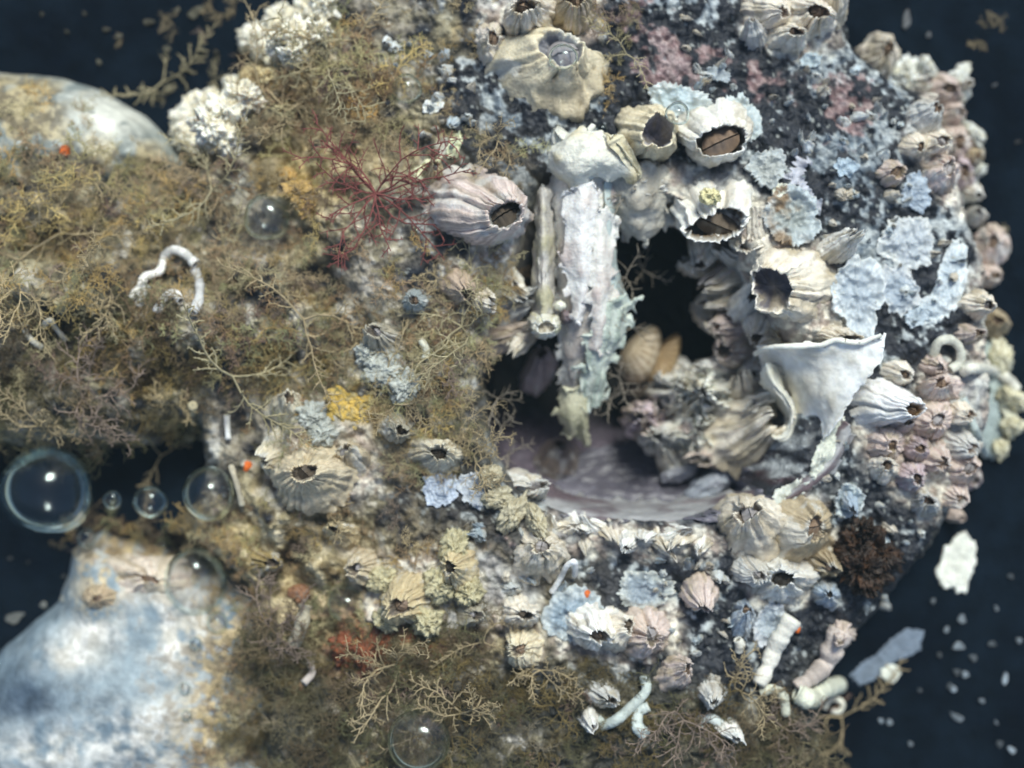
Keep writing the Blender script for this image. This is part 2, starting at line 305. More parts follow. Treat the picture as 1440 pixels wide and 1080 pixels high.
# ------------------------------------------------------------------ builders of things
CREAM = (0.72, 0.64, 0.46); WHITE = (0.82, 0.81, 0.75); PINK = (0.62, 0.52, 0.47); MAUVE = (0.48, 0.40, 0.42); GREY = (0.54, 0.54, 0.51)
BONE = (0.76, 0.70, 0.59); OCHRE = (0.42, 0.34, 0.17); BLUE = (0.36, 0.44, 0.52); TAN = (0.40, 0.33, 0.22)
def frame(n, tw=0.0):
    n = Vector(n).normalized(); x = Vector((1, 0, 0)); x = (x-n*x.dot(n)).normalized(); y = n.cross(x)
    return np.array([list(x), list(y), list(n)])       # rows
def barn(px, py, rx, ry, h=0.5, ap=(0, 0), ar=(.35, .35), col=CREAM, col2=None, ridges=14, amp=0.06, jag=0.08, lean=0.35,
         oper='pale', label=None, group=None, cut=0.0, cuta=0.0, rot=0.0, inner=(0.17, 0.12, 0.09), parts=True, pits=0, z=None, rough=0.03,
         seed=None, nrmv=None, name='barnacle', cat='barnacle', tilt=0.0, gape=False, bulge=1.0, mat=None):
    sd_ = int(px*13+py*7) if seed is None else seed
    R = np.random.RandomState(sd_ % 99991); amp *= .35+1.0*R.rand(); ridges = int(ridges*(.7+.9*R.rand()))
    if z is None: P = on(px, py)
    else: P = np.array([*W(px, py, z), z])
    k = (CAMZ-P[2])/(CAMZ-TOPZ)/100
    N = nrm(P[0], P[1], max(0.15, rx*k*.6)) if nrmv is None else Vector(nrmv)
    N = (Vector((0, 0, 1))*(1-lean)+N*lean+Vector((R.rand()-.5, R.rand()-.5, 0))*tilt).normalized()
    A = frame(N); tiltz = tilt*.35
    small = not parts
    nt_, nk = (56, 12) if small else (110, 22)
    th = np.linspace(0, 2*math.pi, nt_, endpoint=False)
    def per(n, s):                                     # periodic noise of theta
        return vn3(np.cos(th)*n+s, np.sin(th)*n+s*1.7, s*3.1)
    s0 = R.rand()*50
    rid = np.abs(np.sin(th*ridges/2+1.2*per(1.5, s0)))**0.7*2-1
    rid = rid*(0.6+0.5*per(3, s0+4))+0.5*per(ridges*0.9, s0+2)
    ng = 6; ph = R.rand()*6.28; kite = R.rand()*6.28
    gro = np.zeros(nt_)
    for g in range(ng):
        dth = np.angle(np.exp(1j*(th-ph-g*2*math.pi/ng-0.25*R.rand()))); gro += np.exp(-(dth/0.10)**2)
    outl = 1+0.20*per(1.0, s0+9)+0.12*per(3, s0+12)+0.05*per(9, s0+13)
    a0, a1 = ap[0]*k, -ap[1]*k
    bx_, by_ = rx*k, ry*k
    axr, ayr = ar[0]*bx_, ar[1]*by_
    if ar[0] > 1: axr, ayr = ar[0]*k, ar[1]*k
    rows = []; cols = []
    c1 = np.array(col)*(0.9+0.2*R.rand()); c2 = np.array(col2 if col2 is not None else np.array(col)*(0.62, 0.56, 0.55))
    hm = 1+jag*per(4, s0+20)*2.0+jag*1.3*per(11, s0+22)-0.10*gro+tiltz*np.cos(th-kite)-cut*np.clip(np.cos(th-cuta), 0, 1)**2
    stripe = sst(-.1, .7, per(ridges*0.8, s0+30)*0.9+0.15*gro)
    for i in range(nk):
        t = i/(nk-1.0)
        q = t**0.85
        bl = (1-q)+0.10*bulge*math.sin(math.pi*min(1, t*1.1))
        rxx = axr+(bx_-axr)*bl; ryy = ayr+(by_-ayr)*bl
        ra = outl*(1-t)+(1+0.13*np.cos(2*th+kite)+0.07*np.cos(3*th+s0)+0.08*per(3, s0+40)+jag*0.6*per(7, s0+41))*t
        ra = ra+amp*rid*(1-0.55*t)-0.09*gro*(1-0.3*t)+0.006*math.sin(t*34+s0)
        x = np.cos(th)*rxx*ra+a0*t**1.1; y = np.sin(th)*ryy*ra+a1*t**1.1
        zz = h*hm*(t**1.05)-0.16*(1-t)**2*(1+0*th)-0.02
        rows.append(np.stack([x, y, zz], 1))
        st = stripe*(0.75-0.25*t)
        c = mix(c1, c2, st); c = mix(c, np.array(TAN)*.9, np.clip(0.35*(1-t)**2+0.5*per(1.7, s0+60)+.3*per(5, s0+61), 0, .8))
        cols.append(c)
    for q_, (f, dz) in enumerate(((0.93, 0.0), (0.90, -0.05*h), (0.87, -0.3*h), (0.80, -0.6*h), (0.45, -0.78*h), (0.02, -0.8*h)) if gape else ((0.90, 0.0), (0.84, -0.04*h-.01), (0.78, -0.2*h), (0.68, -0.36*h), (0.35, -0.42*h), (0.02, -0.42*h))):
        last = rows[nk-1]; cx = last[:, :2]-np.array([a0, a1])
        hh = last[:, 2] if q_ < 2 else last[:, 2]*(.9-.2*(q_-2))+(h*(0.1+.2*(q_-2)))
        if q_ >= 3:
            w_ = (0, 0, 0, .6, 1, 1)[q_]; hh = hh*(1-w_)+hh.mean()*w_
            el = np.stack([np.cos(th)*axr, np.sin(th)*ayr], 1)*.85; cx = cx*(1-w_)+el*w_
            hh = hh+.06*h*fbm(np.cos(th)*3*f+s0, np.sin(th)*3*f, 0, 3)
        rows.append(np.concatenate([cx*f+np.array([a0, a1]), (hh+dz)[:, None]], 1))
        cols.append(mix(c1*1.05 if q_ < 2 else np.array(inner)*1.0+0*c1, inner, np.full(nt_, 0.0 if q_ < 1 else (0.5 if q_ < 2 else 1)))*(1+.7*fbm(np.cos(th)*3*f+s0, np.sin(th)*3*f, q_, 3) if q_ > 2 else np.ones(nt_))[:, None])
    V = np.concatenate(rows); Cc = np.concatenate(cols)
    for ax_ in range(3):
        V[:, ax_] += 0.13*bx_*fbm(V[:, 0]*1.6/bx_+s0+ax_*7, V[:, 1]*1.6/bx_, V[:, 2]*2/bx_, 2)+(0.035*bx_*fbm(V[:, 0]*7/bx_+s0, V[:, 1]*7/bx_+ax_*3, V[:, 2]*7/bx_, 3))
    gw = sst(.12, .3, fbm(V[:, 0]*3/bx_+s0, V[:, 1]*3/bx_, V[:, 2]*3, 4)); Cc = mix(Cc, mix(np.array((.36, .30, .19))*np.ones(3), (.62, .63, .6), float(R.rand() > .5)), gw*.55)
    d = fbm(V[:, 0]*6/ max(.3, bx_)+s0, V[:, 1]*6/max(.3, bx_), V[:, 2]*5+s0, 3)
    V[:, 2] += rough*d*2*min(1, bx_*2); V[:, 0] += rough*bx_*d
    if pits:
        for _ in range(pits):
            q = V[R.randint(nk*nt_)]; g = np.exp(-((V-q)**2).sum(1)/0.0012); V[:, 2] -= 0.06*g; Cc = mix(Cc, (0.2, 0.15, 0.08), g*.8)
    if rot:
        c_, s_ = math.cos(rot), math.sin(rot); V[:, :2] = V[:, :2]@np.array([[c_, s_], [-s_, c_]])
    V = V@A
    F = gridfaces(len(rows), nt_, True)
    if not parts:
        o = mesh_obj(name, V, F, Cc, mat or M_shell); o.location = P
        return tag(o, label, cat, group)
    root = empty(name, P); tag(root, label, cat, group)
    mesh_obj('wall', V, F, Cc, mat or M_shell, root)
    if oper:
        oc = {'pale': (0.36, 0.34, 0.34), 'dark': (0.10, 0.08, 0.06), 'brown': (0.24, 0.17, 0.12), 'lav': (0.30, 0.30, 0.36)}[oper]
        an = R.rand()*3
        for sgn in (1, -1):
            u = np.linspace(0, 1, 10); v = np.linspace(-1, 1, 16); U, Vv = np.meshgrid(u, v, indexing='ij')
            wd = np.sqrt(np.clip(1-Vv**2, 0, 1)); X = Vv*0.82*axr; Y = sgn*(0.04+U*wd*0.74)*ayr
            Z = h*0.68+0.20*h*(1-U)*(1-Vv**2)*(1+.2*np.sin(Vv*14)) - 0.02
            XY = np.stack([X*math.cos(an)-Y*math.sin(an)+a0, X*math.sin(an)+Y*math.cos(an)+a1], -1)
            VV = np.concatenate([XY, Z[..., None]], -1).reshape(-1, 3)
            if rot: VV[:, :2] = VV[:, :2]@np.array([[c_, s_], [-s_, c_]])
            mesh_obj('opercular_plate', VV@A, gridfaces(10, 16), np.array(oc)*(0.8+0.4*R.rand()), M_smooth, root)
    return root

def upsample(G, nu, nv):                                # catmull-rom over a control net
    def cr(P, n):
        m = len(P); Q = np.concatenate([2*P[:1]-P[1:2], P, 2*P[-1:]-P[-2:-1]])
        t = np.linspace(0, m-1-1e-6, n); i = t.astype(int); f = (t-i).reshape((-1,)+(1,)*(P.ndim-1))
        a, b, c, d = Q[i], Q[i+1], Q[i+2], Q[i+3]
        return 0.5*(2*b+(c-a)*f+(2*a-5*b+4*c-d)*f*f+(3*b-a-3*c+d)*f**3)
    G = cr(np.asarray(G, float), nu); return np.swapaxes(cr(np.swapaxes(G, 0, 1), nv), 0, 1)
def sheet(name, net, thick=0.06, colf=WHITE, col2=None, mat=None, nu=56, nv=56, rough=0.02, rf=4, edge=0.03, stripe=0, sdir=0, parent=None, seed=1, stripeamp=0.012):
    N0 = np.array(net, float)                            # (px, py, z)
    x, y = W(N0[..., 0], N0[..., 1], N0[..., 2]); G = upsample(np.stack([x, y, N0[..., 2]], -1), nu, nv)
    u = np.linspace(0, 1, nu)[:, None]+0*np.zeros((1, nv)); v = u.T[:nv] if nu == nv else np.linspace(0, 1, nv)[None, :]+np.zeros((nu, 1))
    v = np.linspace(0, 1, nv)[None, :]+np.zeros((nu, 1))
    d = fbm(G[..., 0]*rf+seed, G[..., 1]*rf, G[..., 2]*rf, 4)
    ed = np.minimum(np.minimum(u, 1-u), np.minimum(v, 1-v)); j = np.exp(-ed/0.04)*edge
    G[..., 0] += j*fbm(G[..., 1]*9, G[..., 0]*9, seed, 3)*2; G[..., 1] += j*fbm(G[..., 0]*9+5, G[..., 1]*9, seed, 3)*2
    du = np.gradient(G, axis=0); dv = np.gradient(G, axis=1); n = np.cross(du, dv); n /= np.linalg.norm(n, axis=-1, keepdims=True)+1e-9
    if n[..., 2].mean() < 0: n = -n; flip = True
    else: flip = False
    s = (v if sdir == 0 else u)
    st = np.sin(s*stripe*6.283+3*fbm(u*2, v*2, seed, 2)) if stripe else 0*s
    G = G+n*(rough*d*2+stripeamp*st)[..., None]
    th = thick*(0.3+0.7*np.clip(ed*8, 0, 1))[..., None]
    B = G-n*th
    c2 = np.array(col2 if col2 is not None else np.array(colf)*0.6)
    cc = mix(np.array(colf), c2, sst(-.15, .5, d+0.35*st+0.2*fbm(u*7, v*7, seed+3, 3)))
    V = np.concatenate([G.reshape(-1, 3), B.reshape(-1, 3)]); Cc = np.concatenate([cc.reshape(-1, 3)]*2)
    F1 = gridfaces(nu, nv); F2 = F1[:, ::-1]+nu*nv
    b = np.concatenate([np.arange(nv), np.arange(1, nu)*nv+nv-1, (nu-1)*nv+np.arange(nv-2, -1, -1), np.arange(nu-2, 0, -1)*nv])
    b2 = np.roll(b, -1); F3 = np.stack([b2, b, b+nu*nv, b2+nu*nv], 1)
    F = np.concatenate([F1, F2, F3])
    if flip: F = F[:, ::-1]
    cen = V.mean(0); cen[2] = V[:, 2].min()
    if parent is None: o = mesh_obj(name, V-cen, F, Cc, mat or M_shell); o.location = cen
    else: o = mesh_obj(name, V-np.array(parent.location), F, Cc, mat or M_shell, parent)
    return o
def lump(name, px, py, rx, ry, rz, col, col2=None, mat=None, nz=0.22, f=2.5, wor=0.0, wf=6, z=None, sink=0.35, seed=0, parent=None, rot=0, lobes=0, spiky=0):
    P = on(px, py) if z is None else np.array([*W(px, py, z), z])
    k = (CAMZ-P[2])/(CAMZ-TOPZ)/100
    nu, nv = 48, 80
    ph = np.linspace(0.001, math.pi-.001, nu)[:, None]; th = np.linspace(0, 2*math.pi, nv, endpoint=False)[None, :]
    D = np.stack([np.sin(ph)*np.cos(th), np.sin(ph)*np.sin(th), np.cos(ph)+0*th], -1)
    s = seed+px*.11
    d = nz*fbm(D[..., 0]*f+s, D[..., 1]*f, D[..., 2]*f, 4)*1.5
    if lobes: d = d+0.16*np.abs(np.sin(th*lobes/2+fbm(D[..., 0]*2, D[..., 1]*2, s, 2)*3))*np.sin(ph)
    if wor:
        a, b = worley(D[..., 0]*wf+s+20, D[..., 1]*wf+D[..., 2]*2+20, 20); d = d+wor*(0.6-a)
    if spiky: d = d+spiky*np.abs(fbm(D[..., 0]*9+s, D[..., 1]*9, D[..., 2]*9, 3))
    R = 1+d
    V = D*R[..., None]*np.array([rx*k, ry*k, rz]); c_, s_ = math.cos(rot), math.sin(rot)
    V[..., :2] = V[..., :2]@np.array([[c_, s_], [-s_, c_]])
    V[..., 2] += rz*(1-sink*2)*0.5
    c2 = np.array(col2 if col2 is not None else np.array(col)*0.6)
    cc = mix(np.array(col), c2, sst(-.2, .4, fbm(D[..., 0]*4+s, D[..., 1]*4, D[..., 2]*4, 4)+0.0*R))
    if parent is None: o = mesh_obj(name, V.reshape(-1, 3), gridfaces(nu, nv, True), cc.reshape(-1, 3), mat or M_shell); o.location = P
    else: o = mesh_obj(name, V.reshape(-1, 3)+P-np.array(parent.location), gridfaces(nu, nv, True), cc.reshape(-1, 3), mat or M_shell, parent)
    return o
def spline(pts, n):
    P = np.asarray(pts, float); return upsample(np.stack([P, P], 1), n, 2)[:, 0]
def tube(pts, r, col=WHITE, label=None, group=None, ring=0.10, r2=None, lift=0.10, name='worm_tube', cat='worm tube', nr=18, col2=None, parent=None):
    """pts (px,py[,extra height]) laid on the surface"""
    Q = []
    for p in pts:
        if len(p) > 3: Q.append([*W(p[0], p[1], p[3]), p[3]]); continue
        a = on(p[0], p[1]); ex = p[2] if len(p) > 2 else 0
        Q.append([a[0]*(1-ex/26), a[1]*(1-ex/26), a[2]+ex+lift*.6])
    L = sum(np.linalg.norm(np.array(Q[i+1])-np.array(Q[i])) for i in range(len(Q)-1))
    n = int(max(24, L/0.025)); P = spline(Q, n); R0 = r/100; R1 = (r2 or r)/100
    T = np.gradient(P, axis=0); T /= np.linalg.norm(T, axis=1, keepdims=True)+1e-9
    up = np.array([0, 0, 1.]); X = np.cross(T, up); X /= np.linalg.norm(X, axis=1, keepdims=True)+1e-6; Y = np.cross(X, T)
    s = np.linspace(0, 1, n); th = np.linspace(0, 2*math.pi, nr, endpoint=False)
    sd_ = pts[0][0]*.37
    rr = (R0+(R1-R0)*s)*(1+.12*fbm(s*L*20, s*0+8, sd_, 2)+ring*np.sin(s*L/0.05+2*fbm(s*9, s*0, sd_, 2))*.6+0.10*fbm(s*L*2.5, s*0+3, sd_, 3)+.10*fbm(s*L*9, s*0+3, sd_, 2))
    rows = [P[i]+rr[i]*(np.cos(th)[:, None]*X[i]+np.sin(th)[:, None]*Y[i]) for i in range(n)]
    c0 = np.array(col); c2_ = np.array(col2 if col2 is not None else c0*.65)
    cl = [mix(c0, c2_, np.full(nr, float(sst(-.1, .5, fbm(np.array([s[i]*L*5]), np.array([0.]), sd_, 3)))[()] if False else float(sst(-.1, .5, fbm(np.array([s[i]*L*5]), np.array([0.]), sd_, 3))[0]))) for i in range(n)]
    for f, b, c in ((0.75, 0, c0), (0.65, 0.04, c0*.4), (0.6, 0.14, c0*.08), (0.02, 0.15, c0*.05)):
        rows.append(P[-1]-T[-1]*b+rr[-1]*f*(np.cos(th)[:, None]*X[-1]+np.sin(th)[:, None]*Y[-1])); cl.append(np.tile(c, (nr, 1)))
    rows.insert(0, np.tile(P[0], (nr, 1))+0.01*(np.cos(th)[:, None]*X[0]+np.sin(th)[:, None]*Y[0])); cl.insert(0, cl[0])
    V = np.concatenate(rows); b0 = np.array(P[0])
    o = mesh_obj(name, V-b0, gridfaces(len(rows), nr, True)[:, ::-1], np.concatenate(cl), M_shell); o.location = b0
    if label: tag(o, label, cat, group)
    return o
def scar(px, py, rx, ry, rot=0, col=BLUE, col2=(0.55, 0.58, 0.58), teeth=34, tamp=0.08, label=None, group=None, hole=0.0, a0=0, a1=6.2832, name='barnacle_scar',
         cat='barnacle scar', th=0.035, radial=True, mat=None, cup=0.0, stain=None):
    th = th*.7 if name == 'barnacle_scar' else th
    nu = 26; full = (a1-a0) > 6.2; nv = 140 if rx > 14 else 60
    P = on(px, py); k = (CAMZ-P[2])/(CAMZ-TOPZ)/100
    u = np.linspace(hole, 1, nu)[:, None]; t = np.linspace(a0, a1, nv, endpoint=not full)[None, :]
    s = px*.3+py*.17
    edge = 1+0.28*vn3(np.cos(t)*1.3+s, np.sin(t)*1.3, s)+0.16*vn3(np.cos(t)*3.5+s, np.sin(t)*3.5, s)+0.10*vn3(np.cos(t)*11+s, np.sin(t)*11, s)
    if teeth: edge = edge+tamp*(np.abs(((t*teeth/6.2832) % 1)-.5)*2)*(0.6+0.8*vn3(np.cos(t)*6, np.sin(t)*6+s, s))
    R = np.where(u > .75, u*(1+(edge-1)*(u-.0)), u*(1+(edge-1)*u))
    x = R*np.cos(t)*rx*k; y = R*np.sin(t)*ry*k
    c_, s_ = math.cos(rot), math.sin(rot); X = x*c_-y*s_+P[0]; Y = x*s_+y*c_+P[1]
    ridge = 0.5+0.5*np.sin(t*teeth*1.0+2*vn3(u*3+0*t, t*2+0*u, s)) if radial else 0.5+0*u*t
    rin = 0.5+0.5*np.sin(u*30+3*vn3(np.cos(t)*2, np.sin(t)*2, s))
    h = Hs(X, Y); h = np.maximum(h, .35*h.mean()+.65*h)
    Z = h+th*(0.8+0.25*ridge*u+0.25*rin)+cup*(u**2)*0.25+0.02*fbm(X*8, Y*8, s, 3)
    cc = mix(np.array(col), np.array(col2), np.clip(sst(0.35, 1.0, u*0.9+0.35*fbm(X*5, Y*5, s, 3))+0.25*(ridge-.5)*u, 0, 1))
    if stain is not None: cc = mix(cc, np.array(stain), np.clip(sst(0.1, 0.5, fbm(X*4, Y*4, s+9, 3)+.35*(X < P[0])), 0, 1)*.85)
    V1 = np.stack([X, Y, Z], -1); V2 = np.stack([X, Y, np.minimum(Z-th*1.3, Hs(X, Y)-.02)], -1)
    rows = [V1.reshape(-1, 3), V2[-1].reshape(-1, 3)]
    V = np.concatenate(rows); F = gridfaces(nu, nv, full)
    j = np.arange(nv if full else nv-1); j2 = (j+1) % nv; b = (nu-1)*nv; b2 = nu*nv
    F = np.concatenate([F, np.stack([b+j, b+j2, b2+j2, b2+j], 1)])[:, ::-1]
    if not full:
        pass
    o = mesh_obj(name, V-P, F[:, ::-1], np.concatenate([cc.reshape(-1, 3), cc[-1]*.8]), mat or M_smooth); o.location = P
    return tag(o, label, cat, group)
# ---- branching tufts
def poly_tubes(lines, nr=3):
    Vs, Fs, Cs, off = [], [], [], 0
    for P, r0, r1, c in lines:
        n = len(P); T = np.gradient(P, axis=0); T /= np.linalg.norm(T, axis=1, keepdims=True)+1e-9
        X = np.cross(T, [0.3, 0.2, 0.93]); X /= np.linalg.norm(X, axis=1, keepdims=True)+1e-6; Y = np.cross(X, T)
        r = np.linspace(r0, r1, n)[:, None, None]; th = np.linspace(0, 6.2832, nr, endpoint=False)[None, :, None]
        V = P[:, None]+r*(np.cos(th)*X[:, None]+np.sin(th)*Y[:, None])
        Vs.append(V.reshape(-1, 3)); Fs.append(gridfaces(n, nr, True, off)); Cs.append(np.tile(c, (n*nr, 1))); off += n*nr
    return np.concatenate(Vs), np.concatenate(Fs), np.concatenate(Cs)
def tuft_mesh(seed, L=0.9, stems=6, sub=9, r=0.018, col=(0.26, 0.21, 0.13), flat=0.5, wig=0.35, cvar=0.3, rec=1, sublen=0.42):
    R = np.random.RandomState(seed); lines = []
    def path(p, d, ln, n):
        out = [p]; d = d/np.linalg.norm(d); cu = R.randn()*wig*.28
        for i in range(n-1):
            d = d+R.randn(3)*wig*0.30+np.array([-d[1], d[0], 0])*cu; d[2] = d[2]*0.85+0.02; d /= np.linalg.norm(d); p = p+d*ln/(n-1); out.append(p)
        return np.array(out)
    def grow(p, d, ln, rad, lev):
        P = path(p, d, ln, 8 if lev == 0 else 5)
        c = np.array(col)*(1+cvar*(R.rand()-.5)*2)
        lines.append((P, rad, rad*.45, c))
        if lev > rec: return
        nsub = sub if lev == 0 else max(3, sub//3)
        for j in range(nsub):
            t = 0.15+0.85*(j+R.rand()*.5)/nsub; i = min(len(P)-2, int(t*(len(P)-1))); q = P[i]+(P[i+1]-P[i])*(t*(len(P)-1)-i)
            dd = (P[i+1]-P[i]); dd /= np.linalg.norm(dd)+1e-9; side = np.cross(dd, [0, 0, 1.])*(1 if j % 2 else -1)
            grow(q, dd*0.8+side*0.8+R.randn(3)*.3, ln*sublen*(1.15-0.6*t)*(0.7+.6*R.rand()), rad*.72, lev+1)
    for s in range(stems):
        a = 6.283*(s+R.rand()*.8)/stems
        grow(np.array([0, 0, -.03]), np.array([math.cos(a), math.sin(a), flat+R.rand()*flat]), L*(.6+.5*R.rand()), r, 0)
    return poly_tubes(lines)
def tuft_obj(mesh, px, py, sc=1, rz=None, label=None, group=None, name='alga_tuft', cat='seaweed', z=None, up=0.0):
    P = on(px, py) if z is None else np.array([*W(px, py, z), z])
    o = bpy.data.objects.new(name, mesh); C.objects.link(o); o.location = (P[0], P[1], P[2]+up)
    n = (nrm(P[0], P[1])*.3+Vector((0, 0, .7))).normalized() if z is None else Vector((0, 0, 1))
    q = n.to_track_quat('Z', 'Y').to_matrix() @ Matrix.Rotation(random.random()*6.28 if rz is None else rz, 3, 'Z')
    o.rotation_euler = q.to_euler(); o.scale = (sc, sc, sc)
    return tag(o, label, cat, group)
def bubble(px, py, r, z=None, label=None, group='air bubbles', sink=0.35):
    rr = r/100; sink = 0.35 if z is None else 0.0; P = on(px, py) if z is None else np.array([*W(px, py, z), z])
    c = np.array([P[0], P[1], P[2]+rr*(1-sink)])
    sf = (CAMZ-c[2])/(CAMZ-P[2]); c[0] *= sf; c[1] *= sf; rr *= (CAMZ-c[2])/(CAMZ-TOPZ)
    nu, nv = 32, 48; ph = np.linspace(0, math.pi, nu)[:, None]; th = np.linspace(0, 6.2832, nv, endpoint=False)[None, :]
    V = np.stack([np.sin(ph)*np.cos(th), np.sin(ph)*np.sin(th), np.cos(ph)*0.92+0*th], -1)*rr
    bm = __import__('bmesh').new(); __import__('bmesh').ops.create_uvsphere(bm, u_segments=48, v_segments=32, radius=rr)
    for v in bm.verts: v.co *= 1+.09*float(vn3(v.co.x/rr+px, v.co.y/rr+py, v.co.z/rr)); v.co.z *= 0.8
    me = bpy.data.meshes.new('air_bubble'); bm.to_mesh(me); bm.free(); me.materials.append(M_air)
    me.polygons.foreach_set('use_smooth', [True]*len(me.polygons))
    o = bpy.data.objects.new('air_bubble', me); C.objects.link(o); o.location = c
    return tag(o, label, 'bubble', group)
# ------------------------------------------------------------------ barnacles placed one by one
GH = 'barnacles around the mouth of the hollow'; GR = 'barnacles crowded along the right edge'; GB = 'barnacles on the lower part of the rock'; GL = 'barnacles on the overgrown left part'; GT = 'barnacles at the top'; GI = 'barnacles lining the hollow'
barn(766, 100, 96, 74, .75, (30, -12), (30, 27), CREAM, (0.5, 0.44, 0.3), 26, .02, .03, oper='pale', pits=14, label='biggest cream barnacle at the top, smooth and pitted, with a bubble in its mouth', group=GT, inner=(.25, .25, .27))
barn(748, 28, 46, 40, .75, (-8, -14), (16, 12), BONE, PINK, 16, .06, .1, oper='brown', label='bone white barnacle at the top edge just above the biggest cream one', group=GT)
barn(695, 62, 34, 32, .4, (-4, -4), (10, 10), BONE, PINK, 14, .07, .12, oper='brown', label='small barnacle with a brown mouth on the left shoulder of the biggest cream barnacle', group=GT)
barn(805, 22, 36, 38, .6, (6, -10), (12, 10), TAN, PINK, 16, .08, .1, oper='brown', label='striped tan barnacle at the top edge, right behind the biggest cream one', group=GT)
barn(903, 188, 50, 50, .8, (16, 8), (22, 27), CREAM, (.55, .47, .3), 20, .03, .04, oper=None, gape=True, label='round cream barnacle with an oval lavender mouth above the hollow', group=GH, inner=(.30, .29, .33))
barn(1003, 182, 57, 55, .75, (6, 24), (34, 24), WHITE, (.5, .46, .38), 14, .05, .1, cut=.15, cuta=-1.4, oper='brown', gape=True, label='white barnacle with a triangular brown mouth and a toothed bluish skirt', group=GH, inner=(.12, .1, .08))
barn(1002, 276, 66, 60, .95, (0, 34), (42, 22), WHITE, (.6, .53, .42), 9, .025, .11, oper='dark', gape=True, label='wide barnacle with a ragged brown mouth and a yellow knob on its front', group=GH, inner=(.13, .085, .04), nrmv=(0, -.35, .9), lean=.5, z=3.5)
lump('sponge', 998, 276, 14, 12, .16, (.7, .64, .36), z=4.4, nz=.35).name = 'sponge'
tag(bpy.data.objects['sponge'], 'tiny pale yellow sponge knob on the wide ragged mouthed barnacle', 'sponge')
barn(1122, 400, 58, 58, .6, (-34, 4), (36, 28), BONE, (.5, .46, .36), 12, .03, .12, cut=.1, cuta=2.6, oper=None, gape=True, label='large bone coloured barnacle with a gaping mouth, right of the black hollow', group=GH, inner=(.16, .15, .17), nrmv=(-.35, -.1, .9), lean=.5)
barn(1065, 312, 42, 46, .6, (-8, 22), (14, 10), BONE, PINK, 18, .05, .15, oper='dark', z=3.5, label='scaly pale barnacle wedged below the yellow knobbed one', group=GH, nrmv=(-.4, -.5, .8), lean=.5)
barn(995, 345, 32, 26, .5, (-4, 12), (12, 8), BONE, MAUVE, 14, .05, .2, oper=None, label='small scaly barnacle directly under the ragged mouthed one', group=GI, z=3.0, nrmv=(-.3, -.6, .7), lean=.7)
barn(1022, 388, 36, 20, .5, (-12, 8), (10, 6), BONE, MAUVE, 10, .06, .2, oper=None, label='flattened barnacle on the right wall of the hollow, upper of two stacked', group=GI, z=2.9, nrmv=(-.7, -.3, .6), lean=.7)
barn(1018, 413, 34, 18, .45, (-12, 8), (9, 5), BONE, PINK, 10, .06, .2, oper=None, label='flattened barnacle on the right wall of the hollow, lower of two stacked', group=GI, z=2.7, nrmv=(-.7, -.3, .6), lean=.7)
barn(1028, 455, 28, 22, .4, (-8, 2), (8, 7), PINK, MAUVE, 12, .06, .15, oper=None, label='small pinkish barnacle inside the hollow above the whorled one', group=GI, z=2.6, nrmv=(-.7, -.2, .6), lean=.6)
barn(1030, 490, 30, 26, .45, (-4, 2), (13, 11), PINK, (.3, .25, .25), 12, .06, .25, oper='dark', label='whorled mauve barnacle with a broken mouth inside the hollow', group=GI, z=2.5, nrmv=(-.5, -.1, .7), lean=.6)
barn(1075, 455, 34, 28, .45, (-6, 12), (11, 8), BONE, PINK, 12, .06, .2, oper='dark', label='worn barnacle under the large gaping one, above the curled white shell', group=GI, z=3.0, nrmv=(-.4, -.4, .7), lean=.6)
barn(1112, 462, 30, 24, .35, (-6, 4), (14, 10), TAN, PINK, 12, .06, .2, oper='dark', label='low tan barnacle tucked against the top edge of the curled white shell', group=GI, z=3.2)
barn(1062, 520, 26, 26, .35, (2, 4), (8, 8), GREY, MAUVE, 10, .07, .2, oper='dark', label='grey barnacle between the whorled one and the curled white shell', group=GI, z=2.5)
for i, (px, py, rx, ry, c, lb) in enumerate([
        (952, 552, 36, 32, GREY, 'craggy grey lump on the right of the hollow floor, nearest the striped shell'),
        (990, 556, 38, 36, BONE, 'craggy bone coloured lump in the middle of the heap in the hollow'),
        (985, 608, 34, 40, BONE, 'tall smooth sided barnacle at the front of the heap in the hollow'),
        (928, 618, 26, 24, GREY, 'small knobbly barnacle low on the left of the heap in the hollow'),
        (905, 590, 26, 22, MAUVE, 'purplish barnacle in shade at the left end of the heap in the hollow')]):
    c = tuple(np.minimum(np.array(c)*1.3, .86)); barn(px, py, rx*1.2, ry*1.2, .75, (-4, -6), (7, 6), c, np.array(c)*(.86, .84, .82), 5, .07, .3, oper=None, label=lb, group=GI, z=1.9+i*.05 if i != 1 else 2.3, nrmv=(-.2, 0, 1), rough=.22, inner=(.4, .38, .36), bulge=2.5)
barn(1046, 618, 54, 52, .9, (28, -30), (18, 24), BONE, (.6, .56, .48), 16, .05, .2, oper=None, label='big ribbed white barnacle leaning right at the foot of the curled shell', group=GI, z=2.5, inner=(.3, .28, .22), nrmv=(.25, .2, .9), lean=.6)
barn(1232, 562, 58, 42, .7, (36, 16), (12, 10), (.86, .86, .85), (.66, .66, .64), 10, .03, .04, oper='brown', label='brilliant white barnacle with a small brown mouth right of the curled shell', group=GR, inner=(.3, .18, .08))
barn(1256, 523, 28, 22, .4, (8, 2), (9, 8), BONE, MAUVE, 18, .06, .08, oper='brown', label='small striped barnacle just above the brilliant white one', group=GR)
barn(1247, 245, 28, 27, .3, (6, -2), (11, 9), PINK, (.33, .24, .22), 18, .06, .08, oper='brown', label='round pinkish barnacle standing alone on the upper right slope', group=GR)
